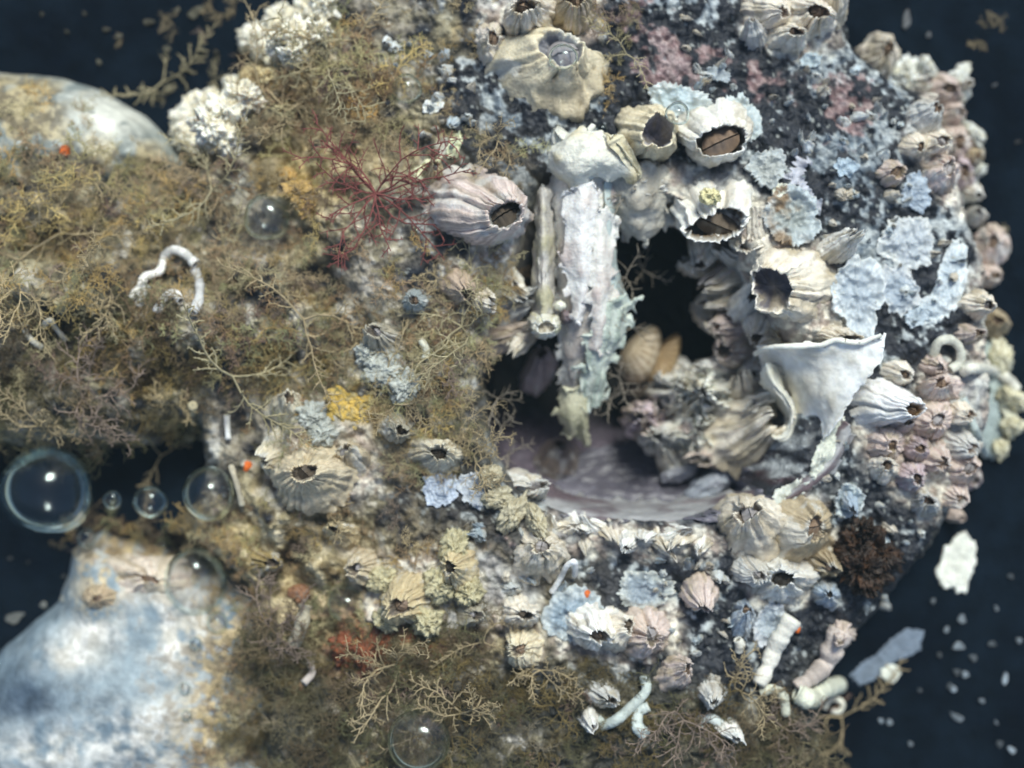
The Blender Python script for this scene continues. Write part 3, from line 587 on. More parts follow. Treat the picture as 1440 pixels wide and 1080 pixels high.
barn(1228, 82, 34, 42, .6, (8, -8), (8, 14), BONE, (.33, .25, .2), 16, .09, .08, rot=-.4, oper='brown', label='tilted ribbed barnacle at the upper right shoulder of the rock', group=GR)
barn(658, 290, 84, 62, .85, (52, 22), (24, 27), PINK, (.26, .19, .18), 30, .05, .06, oper='dark', label='large pink ribbed barnacle beside the red seaweed, its mouth filled with silt', group=GH, inner=(.05, .045, .03))
for px, py, rx, ry, ax, ay, a, c, c2, lb in [
        (1080, 20, 42, 34, 4, -4, 11, BONE, PINK, 'leftmost barnacle of the clump at the top right'),
        (1132, 28, 48, 42, 16, -12, 14, BONE, PINK, 'largest barnacle of the clump at the top right, with a dark mouth'),
        (1160, 12, 34, 34, 2, -4, 10, BONE, TAN, 'rightmost barnacle of the clump at the top right'),
        (1060, 50, 24, 20, 0, 0, 6, GREY, MAUVE, 'smallest barnacle at the lower left of the clump at the top right'),
        (1105, 58, 36, 26, 4, -10, 9, BONE, GREY, 'low front barnacle of the clump at the top right')]:
    barn(px, py, rx, ry, .5, (ax, ay), (a, a*.8), c, c2, 16, .07, .1, oper='brown', tilt=.5, label=lb, group=GT)
RC = [(1288, 120, 30, 26, WHITE), (1322, 128, 32, 24, PINK), (1345, 120, 20, 16, WHITE), (1300, 165, 28, 26, GREY), (1335, 160, 30, 24, PINK), (1312, 205, 36, 26, BONE), (1282, 205, 24, 22, BONE),
      (1345, 200, 26, 26, PINK), (1318, 245, 34, 34, PINK), (1348, 245, 24, 26, MAUVE), (1380, 222, 18, 18, TAN), (1378, 272, 26, 22, WHITE), (1385, 305, 22, 20, WHITE), (1402, 345, 32, 32, PINK), (1400, 388, 32, 26, PINK),
      (1385, 430, 30, 28, BONE), (1412, 455, 24, 24, TAN), (1372, 470, 26, 22, PINK), (1310, 515, 24, 18, PINK), (1318, 545, 30, 20, PINK), (1345, 580, 26, 22, BONE), (1312, 590, 30, 30, PINK),
      (1245, 622, 34, 26, PINK), (1288, 632, 28, 26, MAUVE), (1240, 660, 30, 24, BONE), (1278, 668, 26, 24, MAUVE), (1312, 645, 28, 28, PINK), (1348, 655, 28, 26, PINK), (1370, 672, 22, 22, MAUVE), (1335, 695, 28, 24, PINK),
      (1352, 722, 22, 18, PINK), (1300, 710, 24, 20, GREY), (1262, 600, 22, 16, PINK), (1345, 625, 24, 22, GREY)]
ordw = ['first', 'second', 'third', 'fourth', 'fifth', 'sixth', 'seventh', 'eighth', 'ninth', 'tenth', 'eleventh', 'twelfth', 'thirteenth', 'fourteenth', 'fifteenth', 'sixteenth', 'seventeenth', 'eighteenth', 'nineteenth', 'twentieth']
def ordl(i): return ordw[i] if i < 20 else ('%d%s' % (i+1, 'th' if (i+1) % 10 > 3 or 10 < (i+1) % 100 < 14 or (i+1) % 10 == 0 else ['st', 'nd', 'rd'][(i) % 10]))
cn = {id(WHITE): 'white', id(PINK): 'pinkish', id(GREY): 'grey', id(BONE): 'bone white', id(MAUVE): 'mauve', id(TAN): 'tan', id(CREAM): 'cream', id(OCHRE): 'ochre', id(BLUE): 'bluish'}
RC = [(x-14 if x > 1350 else x, y, u*(.85 if x > 1350 else 1), v*(.85 if x > 1350 else 1), c) for x, y, u, v, c in RC]
RC.sort(key=lambda q: q[1])
cnt = {}; tot = {}
for q in RC: tot[id(q[4])] = tot.get(id(q[4]), 0)+1
for i, (px, py, rx, ry, c) in enumerate(RC):
    j = cnt.get(id(c), 0); cnt[id(c)] = j+1; nm = cn[id(c)]
    v_ = .85+.5*((i*37) % 11)/11; barn(px, py, rx*v_, ry*v_, .34+.012*(i*7 % 9), (5-(i*5 % 9)+3, -3+(i*3 % 6)), (.3, .32), c, np.array(c)*(.68, .58, .56), 14+i % 7, .08, .12, oper='brown' if i % 3 else 'pale', tilt=.35,
         label='%s ribbed barnacle on the right edge, %s of its colour counted from the top' % (nm, ordl(j)), group=GR)
LB = [(1058, 738, 62, 50, BONE, 'wide cream barnacle under the lower right of the hollow, left of the pair'), (1122, 740, 60, 56, TAN, 'wide tan barnacle with mauve plates below the hollow, right of the pair'),
      (1098, 812, 54, 40, WHITE, 'white fluted barnacle below the cream and tan pair'), (1052, 800, 30, 26, GREY, 'grey barnacle on the left of the white fluted one'), (1150, 790, 30, 34, TAN, 'slanted brownish barnacle beside the dark brown sponge'),
      (985, 835, 32, 32, PINK, 'round pink low barnacle on the dark crust below the hollow'), (757, 778, 46, 42, BONE, 'fan ribbed pale barnacle beside the hooked white worm tube'),
      (832, 882, 44, 40, WHITE, 'white fan ribbed barnacle, left of the row under the blue scar'), (868, 888, 30, 34, BONE, 'middle barnacle of the row of three fan ribbed ones at the bottom'),
      (908, 886, 46, 42, PINK, 'pinkish fan ribbed barnacle, right of the row of three at the bottom'), (952, 946, 30, 28, PINK, 'grey pink barnacle below and right of the row of three'),
      (845, 975, 26, 26, GREY, 'round grey barnacle beside the zigzag worm tube'), (828, 1012, 18, 16, WHITE, 'tiny white barnacle at the foot of the zigzag worm tube'),
      (735, 912, 32, 32, CREAM, 'cream barnacle with a round grey mouth in the brown growth at the bottom'), (728, 862, 34, 28, BONE, 'pale barnacle above the cream one with the grey mouth'),
      (515, 797, 30, 30, BONE, 'small dome shaped barnacle with a tiny mouth left of the yellow growth'), (575, 845, 46, 42, CREAM, 'cream barnacle with a wide silted mouth in yellow growth'),
      (436, 668, 62, 50, BONE, 'large pale barnacle with a small blue mouth on the left of the rock'), (490, 648, 34, 30, BONE, 'ribbed barnacle on the right side of the large pale one'),
      (408, 575, 30, 28, WHITE, 'white ribbed barnacle under the brown seaweed, left of the yellow sponge'), (612, 642, 46, 34, WHITE, 'white barnacle between the yellow sponge and the hollow'),
      (735, 688, 42, 28, WHITE, 'white fan shaped barnacle on the lower left lip of the hollow'), (645, 405, 32, 34, PINK, 'pale pink barnacle in brown growth below the big pink ribbed one'),
      (700, 452, 32, 34, MAUVE, 'mauve barnacle in brown growth left of the white pillar'), (540, 480, 34, 26, GREY, 'flat grey barnacle above the yellow sponge'), (585, 425, 26, 22, BLUE, 'bluish barnacle with a small round mouth on the left slope'),
      (560, 600, 34, 28, GREY, 'grey barnacle right beside the yellow sponge'), (655, 862, 20, 28, GREY, 'narrow oval shelled barnacle with a slit mouth at the bottom'), (480, 750, 30, 20, CREAM, 'cream barnacle in the brown growth above the dome shaped one'),
      (640, 800, 32, 40, CREAM, 'knobbly cream barnacle above the oval slit mouthed one'), (1190, 702, 18, 20, BLUE, 'small bluish barnacle with a yellow centre on dark crust'), (1040, 870, 22, 30, BLUE, 'bluish elongated barnacle near the ribbed worm tube'),
      (1160, 835, 26, 22, BLUE, 'bluish barnacle under the dark brown sponge'), (1180, 890, 22, 26, PINK, 'pink barnacle at the upper end of the wide pink worm tube'), (390, 640, 26, 40, WHITE, 'white flank barnacle left of the large pale one'),
      (370, 790, 30, 26, OCHRE, 'ochre barnacle in the yellow brown growth right of the big bubble'), (610, 250, 22, 20, CREAM, 'small cream barnacle under the tips of the red seaweed'), (885, 760, 20, 16, WHITE, 'white barnacle in the middle of the lower lip of the hollow'),
      (1000, 975, 26, 24, GREY, 'grey barnacle among the brown tufts at the bottom right'), (1020, 1022, 22, 18, WHITE, 'white barnacle among brown tufts near the bottom edge')]
for i, (px, py, rx, ry, c, lb) in enumerate(LB):
    grp = GB if px > 720 else GL
    c = tuple(np.array(c)*(.8 if px < 720 else 1)*((1, .93, .78) if px < 720 else (1, 1, 1)))
    barn(px, py, rx, ry, .35+rx*.005, (3+(i*11 % 9)-4, -6+(i*7 % 8)), (.30, .30), c, np.array(c)*(.62, .56, .52), 14+i % 9, .07, .12, oper=['pale', 'brown', 'dark'][i % 3], label=lb, group=grp, inner=(.17, .14, .11), tilt=.6)
# ---- toothed scars and base plates
GS = 'flat toothed barnacle scars on the dark crust'
scar(1038, 170, 26, 44, 0, (.36, .42, .43), (.5, .56, .56), 40, .14, 'bluish fringed scar peeping out right of the white triangular mouthed barnacle', GS)
scar(950, 142, 42, 22, 0, (.42, .5, .52), (.6, .64, .62), 36, .14, 'bluish fringed scar behind the two barnacles above the hollow', GS)
scar(1080, 236, 28, 26, 0, (.36, .38, .36), (.46, .5, .5), 30, .08, 'round grey scar with a raised rim left of the comb shaped one', GS, cup=.3)
scar(1112, 305, 42, 42, 0, (.33, .36, .34), (.46, .52, .54), 46, .12, 'round toothed scar stained brown on one side', GS, stain=(.22, .13, .05), cup=.4)
scar(1160, 248, 44, 48, 0, (.40, .41, .46), (.46, .47, .52), 30, .30, 'comb shaped lilac remnant with long teeth', GS, hole=.62, a0=2.3, a1=4.6)
scar(1276, 342, 42, 38, .2, (.40, .44, .47), (.60, .62, .60), 40, .05, 'upper of the two squarish blue white scars on the right slope', GS)
scar(1266, 412, 32, 36, 0, (.30, .35, .40), (.52, .54, .54), 20, .04, 'blue fan veined scar below the squarish blue white one', GS)
scar(1332, 395, 20, 56, -.25, (.44, .50, .54), (.56, .6, .6), 20, .05, 'long bluish scar shaped like a leaf left of the striped barnacles', GS)
scar(1308, 436, 22, 18, .3, (.44, .50, .54), (.56, .6, .6), 20, .05, 'small bluish scar at the foot of the leaf shaped one', GS)
scar(1204, 415, 38, 54, .1, (.36, .41, .45), (.58, .62, .62), 40, .05, 'large oval blue scar beside the large gaping barnacle', GS, cup=.5)
scar(1082, 875, 24, 34, -.3, (.36, .41, .45), (.5, .52, .54), 26, .05, 'pale blue scar above the ribbed white worm tube', GS)
scar(806, 868, 44, 42, 0, (.25, .32, .38), (.44, .48, .48), 60, .04, 'blue striped scar behind the fan ribbed barnacles at the bottom', GS)
scar(905, 830, 40, 26, .1, (.28, .33, .37), (.5, .52, .48), 30, .08, 'blurry blue and white scar above the row of fan ribbed barnacles', GS)
scar(1190, 702, 22, 24, 0, (.30, .36, .38), (.50, .55, .56), 30, .05, 'small ring shaped scar round the yellow centred barnacle', GS, cup=.4)
scar(1100, 700, 40, 14, .7, (.5, .52, .46), (.56, .58, .52), 20, .1, 'narrow pale streak of scar on the lower right lip of the hollow', GS)
# ---- flat patches
GP = 'pale patches on the bed and crust'
def flake(px, py, rx, ry, rot, c, lb, name='crust_patch', cat='crust patch', t=.05, tamp=.25, teeth=9, group=GP, mat=None, hole=0):
    return scar(px, py, rx, ry, rot, c, np.array(c)*1.12, teeth, tamp, lb, group, name=name, cat=cat, th=t, radial=False, mat=mat or M_shell)
flake(1348, 792, 20, 36, -.25, (.70, .71, .63), 'bright white ragged flake on the dark bed at the right')
flake(1228, 938, 34, 14, .62, (.15, .19, .24), 'grey blue smear on the dark bed, lower left half', t=.004, tamp=.12, teeth=23)
flake(1265, 912, 36, 15, .62, (.15, .19, .24), 'grey blue smear on the dark bed, upper right half', t=.004, tamp=.12, teeth=23)
flake(1252, 946, 12, 12, 0, (.74, .76, .66), 'white fleck on the edge of the grey blue smear')
flake(610, 150, 14, 10, .3, (.72, .73, .68), 'white chip beside the small bubble at the upper left of the rock')
flake(640, 205, 8, 16, -.3, (.66, .68, .46), 'pale yellow chip above the big pink ribbed barnacle')
flake(600, 240, 24, 10, .7, (.64, .64, .44), 'pale yellow crust streak among the red seaweed tips')
flake(607, 262, 11, 6, 0, (.8, .8, .76), 'white chip caught in the red seaweed')
flake(1275, 108, 20, 24, .3, (.74, .78, .76), 'bright white patch at the top of the right edge')
flake(1360, 265, 14, 26, 0, (.6, .62, .58), 'white patch between the barnacles of the right edge')
flake(1290, 445, 20, 12, .2, (.4, .46, .5), 'grey patch below the blue fan veined scar')
flake(1140, 85, 12, 10, .3, (.40, .47, .50), 'pale blue patch under the clump of barnacles at the top right')
flake(1010, 105, 18, 10, -.3, (.36, .40, .42), 'grey patch right of the pink encrusted area')
flake(1165, 625, 12, 42, -.5, (.56, .58, .50), 'pale toothed band running down beside the curled shell', teeth=30, tamp=.15)
flake(1390, 600, 14, 40, .0, (.30, .36, .36), 'grey green streaked patch inside the right edge')
flake(1395, 520, 16, 40, .1, (.36, .42, .40), 'grey green patch below the arched worm tube')
flake(1418, 560, 12, 30, .1, (.55, .55, .44), 'cream patch at the very right rim', teeth=12)
flake(1190, 235, 16, 12, .1, (.36, .44, .50), 'blue grey patch right of the comb shaped remnant')
flake(1290, 270, 18, 22, .1, (.36, .42, .48), 'blue grey patch above the squarish blue white scar')
flake(1095, 268, 10, 9, 0, (.78, .78, .66), 'small round white pebble like crust below the round grey scar', t=.09, tamp=.05)
flake(665, 690, 18, 26, .3, (.46, .49, .52), 'pale blue patch left of the lower lip of the hollow')
flake(620, 690, 24, 22, .3, (.42, .47, .54), 'pale blue patch below the white barnacle near the yellow sponge')
specks = [(1420, 810, 6), (1352, 870, 9), (1330, 885, 6), (1348, 908, 10), (1368, 925, 9), (1345, 945, 8), (1357, 948, 7), (1293, 970, 5), (1335, 965, 8), (1340, 968, 7), (1345, 1008, 7), (1250, 1015, 5), (1238, 1013, 4), (1395, 905, 7),
          (1412, 955, 6), (1405, 1045, 8), (1422, 1054, 6), (1400, 855, 5), (1311, 845, 5), (1432, 900, 5), (1430, 200, 5), (1398, 120, 4), (1305, 50, 5), (1275, 28, 9), (210, 32, 9), (275, 18, 8), (120, 20, 5), (140, 88, 6), (168, 52, 6), (250, 15, 6),
          (235, 70, 6), (285, 70, 6), (225, 135, 8), (240, 125, 6), (305, 75, 6), (265, 98, 4), (150, 42, 5), (60, 20, 4), (95, 45, 4), (320, 20, 6), (22, 868, 12), (62, 850, 6), (88, 842, 8), (40, 790, 4), (90, 810, 4), (15, 785, 5), (1400, 1015, 4), (1280, 1045, 4), (1320, 920, 5), (1380, 985, 5)]
specks.sort(key=lambda q: q[0])
g1 = [q for q in specks if q[0] > 1100 and q[1] > 780]; g2 = [q for q in specks if q[0] > 1100 and q[1] <= 780]; g3 = [q for q in specks if q[0] < 400 and q[1] < 400]; g4 = [q for q in specks if q[0] < 400 and q[1] > 400]
for g, nm, c, tail in ((g1, 'whitish fleck', (.46, .54, .60), 'on the dark bed at the lower right'), (g2, 'dim fleck', (.3, .32, .34), 'on the dark bed at the upper right'), (g3, 'olive grey fleck', (.25, .24, .17), 'on the dark bed at the upper left'), (g4, 'grey fleck', (.36, .38, .36), 'on the dark bed at the lower left')):
    for i, (px, py, r) in enumerate(g):
        q_ = ((px*7+py*3) % 10)/10; flake(px, py, r*(.4+.9*q_**2), r*(.35+.35*((px*3) % 7)/7), px*.7 % 3, np.array(c)*(.2+.75*((px*7+py) % 10)/10), '%s %s, %s from the left' % (nm, tail, ordl(i)), name='shell_fleck', cat='fleck', group=nm+'s '+tail, t=.06, teeth=3, tamp=.5)
# ---- rim barnacles on the lower lip, in a row
row = [(772, 738, 16), (792, 742, 14), (812, 745, 17), (835, 743, 15), (858, 748, 16), (908, 757, 17), (930, 760, 14), (946, 752, 15), (962, 762, 13), (985, 768, 12), (822, 760, 11)]
row.sort()
for i, (px, py, r) in enumerate(row):
    barn(px, py+(i*5 % 9)-4, r*(1.0+.1*(i*3 % 7)), r*(.7+.1*(i*5 % 6)), .2+.02*(i % 5), (1, -2), (.22, .2), BONE if i % 2 else WHITE, TAN, 8, .14, .35, parts=False, tilt=1.2, inner=(.3, .25, .2), rough=.07, label='tiny pale barnacle on the lower lip of the hollow, %s from the left' % ordl(i), group='tiny barnacles along the lower lip of the hollow')

def spat(poly, n, where, sd_):
    P = np.array(poly, float); R = np.random.RandomState(sd_); k = 0
    x0, y0 = P.min(0); x1, y1 = P.max(0)
    while k < n:
        x = x0+R.rand()*(x1-x0); y = y0+R.rand()*(y1-y0)
        if sdf(P, np.array([x]), np.array([y]))[0] < 0: continue
        r = 5+8*R.rand()**2; c = np.array([(.62, .66, .66), (.42, .5, .55), (.55, .5, .42)][k % 3])*(.8+.3*R.rand())
        barn(x, y, r*(.9+.5*R.rand()), r, .10+.08*R.rand(), (0, 0), (.25, .25), c, c*.7, 7, .14, .3, parts=False, tilt=.9, inner=tuple(c*.5), label='tiny pale young barnacle '+where, group='tiny young barnacles '+where, seed=int(x*31+y)); k += 1
spat([(960, 20), (1060, 80), (1180, 60), (1260, 150), (1200, 220), (1120, 230), (1060, 150), (960, 120)], 34, 'scattered on the crust at the upper right', 1)
spat([(1210, 150), (1270, 160), (1270, 230), (1300, 300), (1370, 320), (1350, 470), (1240, 470), (1180, 340), (1140, 260), (1200, 260)], 34, 'scattered on the crust at the right', 2)
spat([(1180, 600), (1220, 700), (1300, 740), (1280, 840), (1180, 900), (1130, 860), (1170, 740), (1120, 700)], 30, 'scattered on the crust at the lower right', 3)
spat([(860, 780), (1010, 780), (1040, 900), (960, 930), (900, 830), (700, 830), (640, 720), (700, 730), (830, 790)], 34, 'scattered on the crust below the hollow', 4)
spat([(560, 20), (680, 120), (690, 200), (640, 210), (560, 180), (540, 60)], 22, 'scattered on the crust at the top left', 5)

XB = [(925, 262, 26, 22, 3.6), (960, 300, 20, 18, 3.2), (1040, 352, 28, 22, 3.2), (1062, 375, 22, 18, 3.2), (975, 372, 20, 14, 2.7), (1050, 425, 24, 20, 3.0), (1000, 440, 24, 18, 2.3), (1008, 520, 24, 22, 2.2), (1045, 545, 24, 22, 2.5), (1075, 560, 18, 18, 2.7),
      (1180, 345, 24, 22, None), (1172, 470, 22, 14, None), (700, 385, 26, 24, 3.3), (720, 430, 22, 24, 3.1), (700, 480, 24, 18, 2.9), (735, 470, 18, 18, 2.9), (680, 420, 22, 20, None), (960, 520, 20, 16, 1.9), (935, 560, 20, 18, 1.9), (968, 590, 22, 20, 2.1), (1012, 640, 22, 18, 2.2), (945, 650, 20, 14, 1.9)]
XB.sort(key=lambda q: q[0])
for i, (px, py, rx, ry, z) in enumerate(XB):
    barn(px, py, rx*1.1, ry*1.1, .45, (-3, 3), (.42, .38), (BONE, WHITE, PINK, GREY)[i % 4], None, 12, .06, .3, tilt=1.0, z=z, oper=None, gape=i % 3 != 1, inner=(.16, .13, .11), rough=.06,
         label='small broken chalky barnacle packed round the hollow, %s of this filling from the left' % ordl(i), group='small broken barnacles packed round the hollow')
scar(905, 668, 150, 52, 0, (.085, .08, .10), (.14, .135, .165), 0, 0, 'smooth purple grey curved floor plate of the hollow with a pale worn lower edge', None, name='shell_floor', cat='shell', th=.06, radial=False)

o = sheet('worn_lip', [[(1178, 585, 3.9), (1196, 598, 4.02), (1206, 612, 3.9)], [(1128, 645, 3.4), (1150, 662, 3.95), (1160, 676, 3.9)], [(1050, 686, 2.9), (1070, 706, 3.75), (1078, 722, 3.8)], [(950, 700, 2.7), (956, 724, 3.65), (960, 740, 3.75)], [(850, 700, 2.7), (850, 722, 3.6), (848, 738, 3.75)], [(770, 684, 2.9), (762, 704, 3.6), (754, 722, 3.7)]], .08,
      (.33, .33, .33), (.13, .10, .11), M_smooth, 130, 40, .03, 2.2, .05, stripe=1.6, stripeamp=.01)
tag(o, 'streaked grey and dark purple worn shell lip sweeping under the hollow', 'shell')
# ------------------------------------------------------------------ the white pillar and other broken shells in the hollow
p = empty('broken_shell_pillar', (*[float(v) for v in W(815, 240, 3.9)], 3.9))
tag(p, 'tall broken white shell column hanging across the black hollow, greenish at its foot', 'broken shell')
sheet('column', [[(772, 232, 3.7), (800, 222, 4.0), (835, 224, 4.05), (866, 240, 3.85)], [(770, 280, 3.6), (796, 270, 3.95), (836, 275, 4.0), (866, 290, 3.8)],
                 [(776, 350, 3.5), (800, 345, 3.85), (835, 345, 3.95), (862, 352, 3.7)], [(782, 430, 3.3), (803, 425, 3.6), (836, 425, 3.7), (856, 430, 3.5)],
                 [(786, 500, 3.0), (805, 500, 3.3), (824, 500, 3.3), (842, 500, 3.1)], [(790, 548, 2.7), (804, 556, 2.9), (816, 550, 2.9), (830, 552, 2.7)]], .1, (.80, .78, .72), (.50, .44, .40), parent=p, nu=150, nv=90, rough=.045, rf=2.6, edge=.07, stripe=1.3, stripeamp=.012)
sheet('layer', [[(796, 262, 4.1), (820, 256, 4.25), (846, 264, 4.1)], [(790, 320, 4.0), (818, 316, 4.2), (842, 322, 4.0)], [(798, 390, 3.85), (820, 392, 4.0), (836, 388, 3.85)], [(804, 440, 3.65), (816, 452, 3.75), (828, 436, 3.6)]], .05, (.82, .80, .76), (.58, .50, .46), parent=p, nu=90, nv=60, rough=.035, rf=2.8, edge=.10)
sheet('layer', [[(826, 300, 4.05), (846, 296, 4.1), (860, 300, 3.9)], [(828, 370, 3.95), (846, 372, 4.0), (862, 374, 3.8)], [(830, 440, 3.8), (846, 445, 3.85), (862, 440, 3.6)], [(826, 490, 3.5), (838, 500, 3.6), (850, 492, 3.4)]], .05, (.76, .74, .68), (.54, .46, .42), parent=p, nu=80, nv=40, rough=.035, rf=2.8, edge=.10)
sheet('blue_edge', [[(852, 250, 4.0), (862, 250, 3.9), (868, 255, 3.6)], [(850, 330, 3.95), (860, 330, 3.85), (866, 335, 3.5)], [(852, 390, 3.8), (864, 392, 3.7), (872, 395, 3.4)], [(858, 430, 3.7), (874, 430, 3.6), (890, 432, 3.3)]], .06, (.54, .62, .60), (.4, .46, .44), parent=p, nu=50, nv=20, mat=M_smooth)
sheet('green_flake', [[(838, 425, 3.75), (860, 420, 3.8), (892, 430, 3.5)], [(830, 460, 3.7), (856, 460, 3.75), (884, 462, 3.4)], [(822, 500, 3.5), (848, 505, 3.5), (866, 505, 3.2)], [(818, 540, 3.2), (838, 545, 3.2), (850, 545, 3.0)], [(822, 566, 3.0), (832, 572, 3.0), (840, 570, 2.9)]], .06,
      (.58, .63, .55), (.36, .42, .36), parent=p, nu=90, nv=60, rough=.05, rf=3, edge=.16, stripe=3, stripeamp=.012)
sheet('tail', [[(782, 545, 3.0), (800, 540, 3.2), (826, 548, 3.1)], [(784, 580, 2.9), (802, 578, 3.1), (822, 580, 3.0)], [(790, 596, 2.8), (804, 600, 2.95), (814, 596, 2.9)], [(798, 612, 2.6), (806, 618, 2.7), (812, 612, 2.6)]], .05, (.52, .50, .36), (.34, .33, .22), parent=p, edge=.1, nu=40, nv=30)
sheet('tail', [[(806, 575, 3.0), (816, 570, 3.1), (826, 575, 3.0)], [(812, 600, 2.8), (820, 600, 2.9), (828, 598, 2.8)], [(820, 624, 2.5), (826, 628, 2.6), (832, 624, 2.5)]], .05, (.50, .49, .36), (.36, .34, .22), parent=p, edge=.08, nu=30, nv=20)
sheet('stalk', [[(752, 268, 3.7), (764, 262, 4.0), (778, 268, 3.8)], [(752, 340, 3.6), (764, 338, 3.95), (780, 342, 3.6)], [(750, 400, 3.5), (764, 400, 3.9), (782, 402, 3.5)], [(748, 440, 3.4), (766, 440, 3.85), (788, 442, 3.4)]], .1, (.58, .55, .50), (.45, .42, .28), parent=p, nu=60, nv=24, rough=.04)
barn(767, 456, 24, 22, .35, (0, 6), (13, 10), (.74, .74, .66), (.55, .5, .15), 10, .04, .05, z=3.75, oper=None, inner=(.42, .38, .3), label='yellow rimmed white cup at the lower end of the thin stalk by the pillar', group=GH, name='shell_cup', cat='shell')
lump('white_bead', 787, 430, 8, 7, .09, (.8, .79, .66), z=3.75).name = 'shell_bead'
tag(bpy.data.objects['shell_bead'], 'tiny round white bead beside the pillar above the shell cup', 'bead')
lump('pebble', 795, 446, 9, 10, .25, (.2, .16, .17), z=3.45)
tag(bpy.data.objects['pebble'], 'dull purplish pebble lodged at the lower left of the pillar', 'pebble')
o = sheet('knobbly_cap', [[(775, 190, 3.9), (810, 182, 4.2), (850, 184, 4.3), (880, 200, 4.1)], [(762, 212, 3.9), (800, 208, 4.5), (845, 208, 4.55), (885, 225, 4.3)], [(768, 238, 3.9), (805, 240, 4.5), (850, 236, 4.5), (896, 244, 4.2)], [(790, 256, 3.8), (812, 262, 4.2), (848, 252, 4.2), (900, 254, 4.0)]], .3,
      (.70, .69, .60), (.55, .47, .28), rough=.07, rf=2.2, edge=.06)
tag(o, 'chunky white broken barnacle plate capping the top of the pillar', 'broken shell')
o = sheet('shell_splinter', [[(852, 184, 4.4), (862, 192, 4.5), (868, 202, 4.3)], [(872, 204, 4.45), (880, 214, 4.5), (880, 224, 4.3)], [(896, 240, 4.2), (902, 246, 4.2), (898, 252, 4.1)]], .1, (.66, .6, .42), rough=.02, nu=30, nv=16)
tag(o, 'narrow cream splinter slanting down from the cap of the pillar', 'broken shell')
o = sheet('hanging_plate', [[(858, 250, 3.9), (890, 232, 4.1), (925, 230, 4.0), (945, 238, 3.8)], [(862, 285, 3.7), (890, 280, 4.0), (922, 280, 3.9), (944, 285, 3.6)], [(866, 318, 3.4), (890, 322, 3.7), (918, 322, 3.6), (938, 312, 3.4)], [(872, 336, 3.2), (890, 336, 3.4), (906, 346, 3.4), (922, 330, 3.3)]], .1,
      (.50, .48, .42), (.36, .33, .27), rough=.05, rf=4, edge=.08)
tag(o, 'grey white shell plate with a ragged lower edge hanging right of the pillar', 'broken shell')
o = sheet('slanted_plate', [[(1035, 300, 4.0), (1060, 290, 4.2), (1085, 292, 4.1)], [(1030, 330, 3.8), (1060, 325, 4.1), (1095, 325, 4.0)], [(1045, 352, 3.6), (1070, 350, 3.9), (1100, 348, 3.8)]], .08, (.60, .56, .48), (.45, .42, .36), nu=40, nv=40, rough=.04, stripe=9, stripeamp=.02)
tag(o, 'slanted scaly white plate left of the brown stained toothed scar', 'broken shell')
# curled white shell
p = empty('curled_shell', (*[float(v) for v in W(1140, 560, 3.2)], 3.2))
tag(p, 'curled bright white shell with a wavy rolled edge right of the hollow', 'shell')
sheet('sheet', [[(1064, 494, 3.4), (1100, 487, 4.15), (1150, 484, 4.3), (1200, 480, 4.45), (1242, 470, 4.55)],
                [(1072, 520, 2.9), (1105, 515, 3.6), (1150, 512, 4.1), (1198, 508, 4.35), (1238, 508, 4.55)],
                [(1086, 560, 2.7), (1110, 556, 3.3), (1145, 552, 3.9), (1180, 548, 4.25), (1216, 536, 4.45)],
                [(1108, 605, 2.9), (1128, 600, 3.4), (1152, 594, 3.8), (1172, 582, 4.1), (1194, 565, 4.3)],
                [(1094, 650, 3.0), (1118, 644, 3.4), (1142, 630, 3.7), (1158, 616, 4.0), (1174, 598, 4.2)]], thick=.05, colf=(.84, .84, .80), col2=(.62, .58, .48), mat=M_smooth, nu=70, nv=70, rough=.06, rf=1.6, edge=.05, parent=p)
def rimtube(pts, r, name, parent, col):
    Q = [[*W(a, b, z), z] for a, b, z in pts]; P = spline(Q, 70)
    rr = 0; V, F, Cc = poly_tubes([(P, r/100, r/100*.7, np.array(col))], 12)
    V += 0.02*np.stack([fbm(V[:, 0]*7, V[:, 1]*7, i, 3) for i in range(3)], 1)
    return mesh_obj(name, V-np.array(parent.location), F[:, ::-1], Cc, M_smooth, parent)
rimtube([(1062, 497, 3.5), (1080, 489, 4.0), (1110, 487, 4.25), (1150, 486, 4.36), (1180, 478, 4.45), (1205, 482, 4.5), (1240, 471, 4.6)], 4.5, 'rolled_edge', p, (.80, .79, .70))
sheet('inner_curl', [[(1066, 524, 3.5), (1076, 512, 3.8), (1092, 516, 3.6)], [(1072, 545, 3.3), (1088, 540, 3.75), (1102, 545, 3.5)], [(1088, 560, 3.2), (1104, 558, 3.7), (1118, 566, 3.4)], [(1100, 585, 3.1), (1114, 582, 3.6), (1124, 590, 3.3)], [(1092, 606, 3.1), (1108, 610, 3.55), (1120, 612, 3.2)], [(1078, 606, 3.2), (1092, 620, 3.5), (1106, 628, 3.2)]], .06, (.74, .72, .62), (.6, .56, .42), nu=70, nv=24, rough=.03, parent=p, mat=M_smooth)
lump('fold', 1112, 522, 30, 12, .2, (.6, .55, .44), z=3.3, parent=p, rot=-.2)
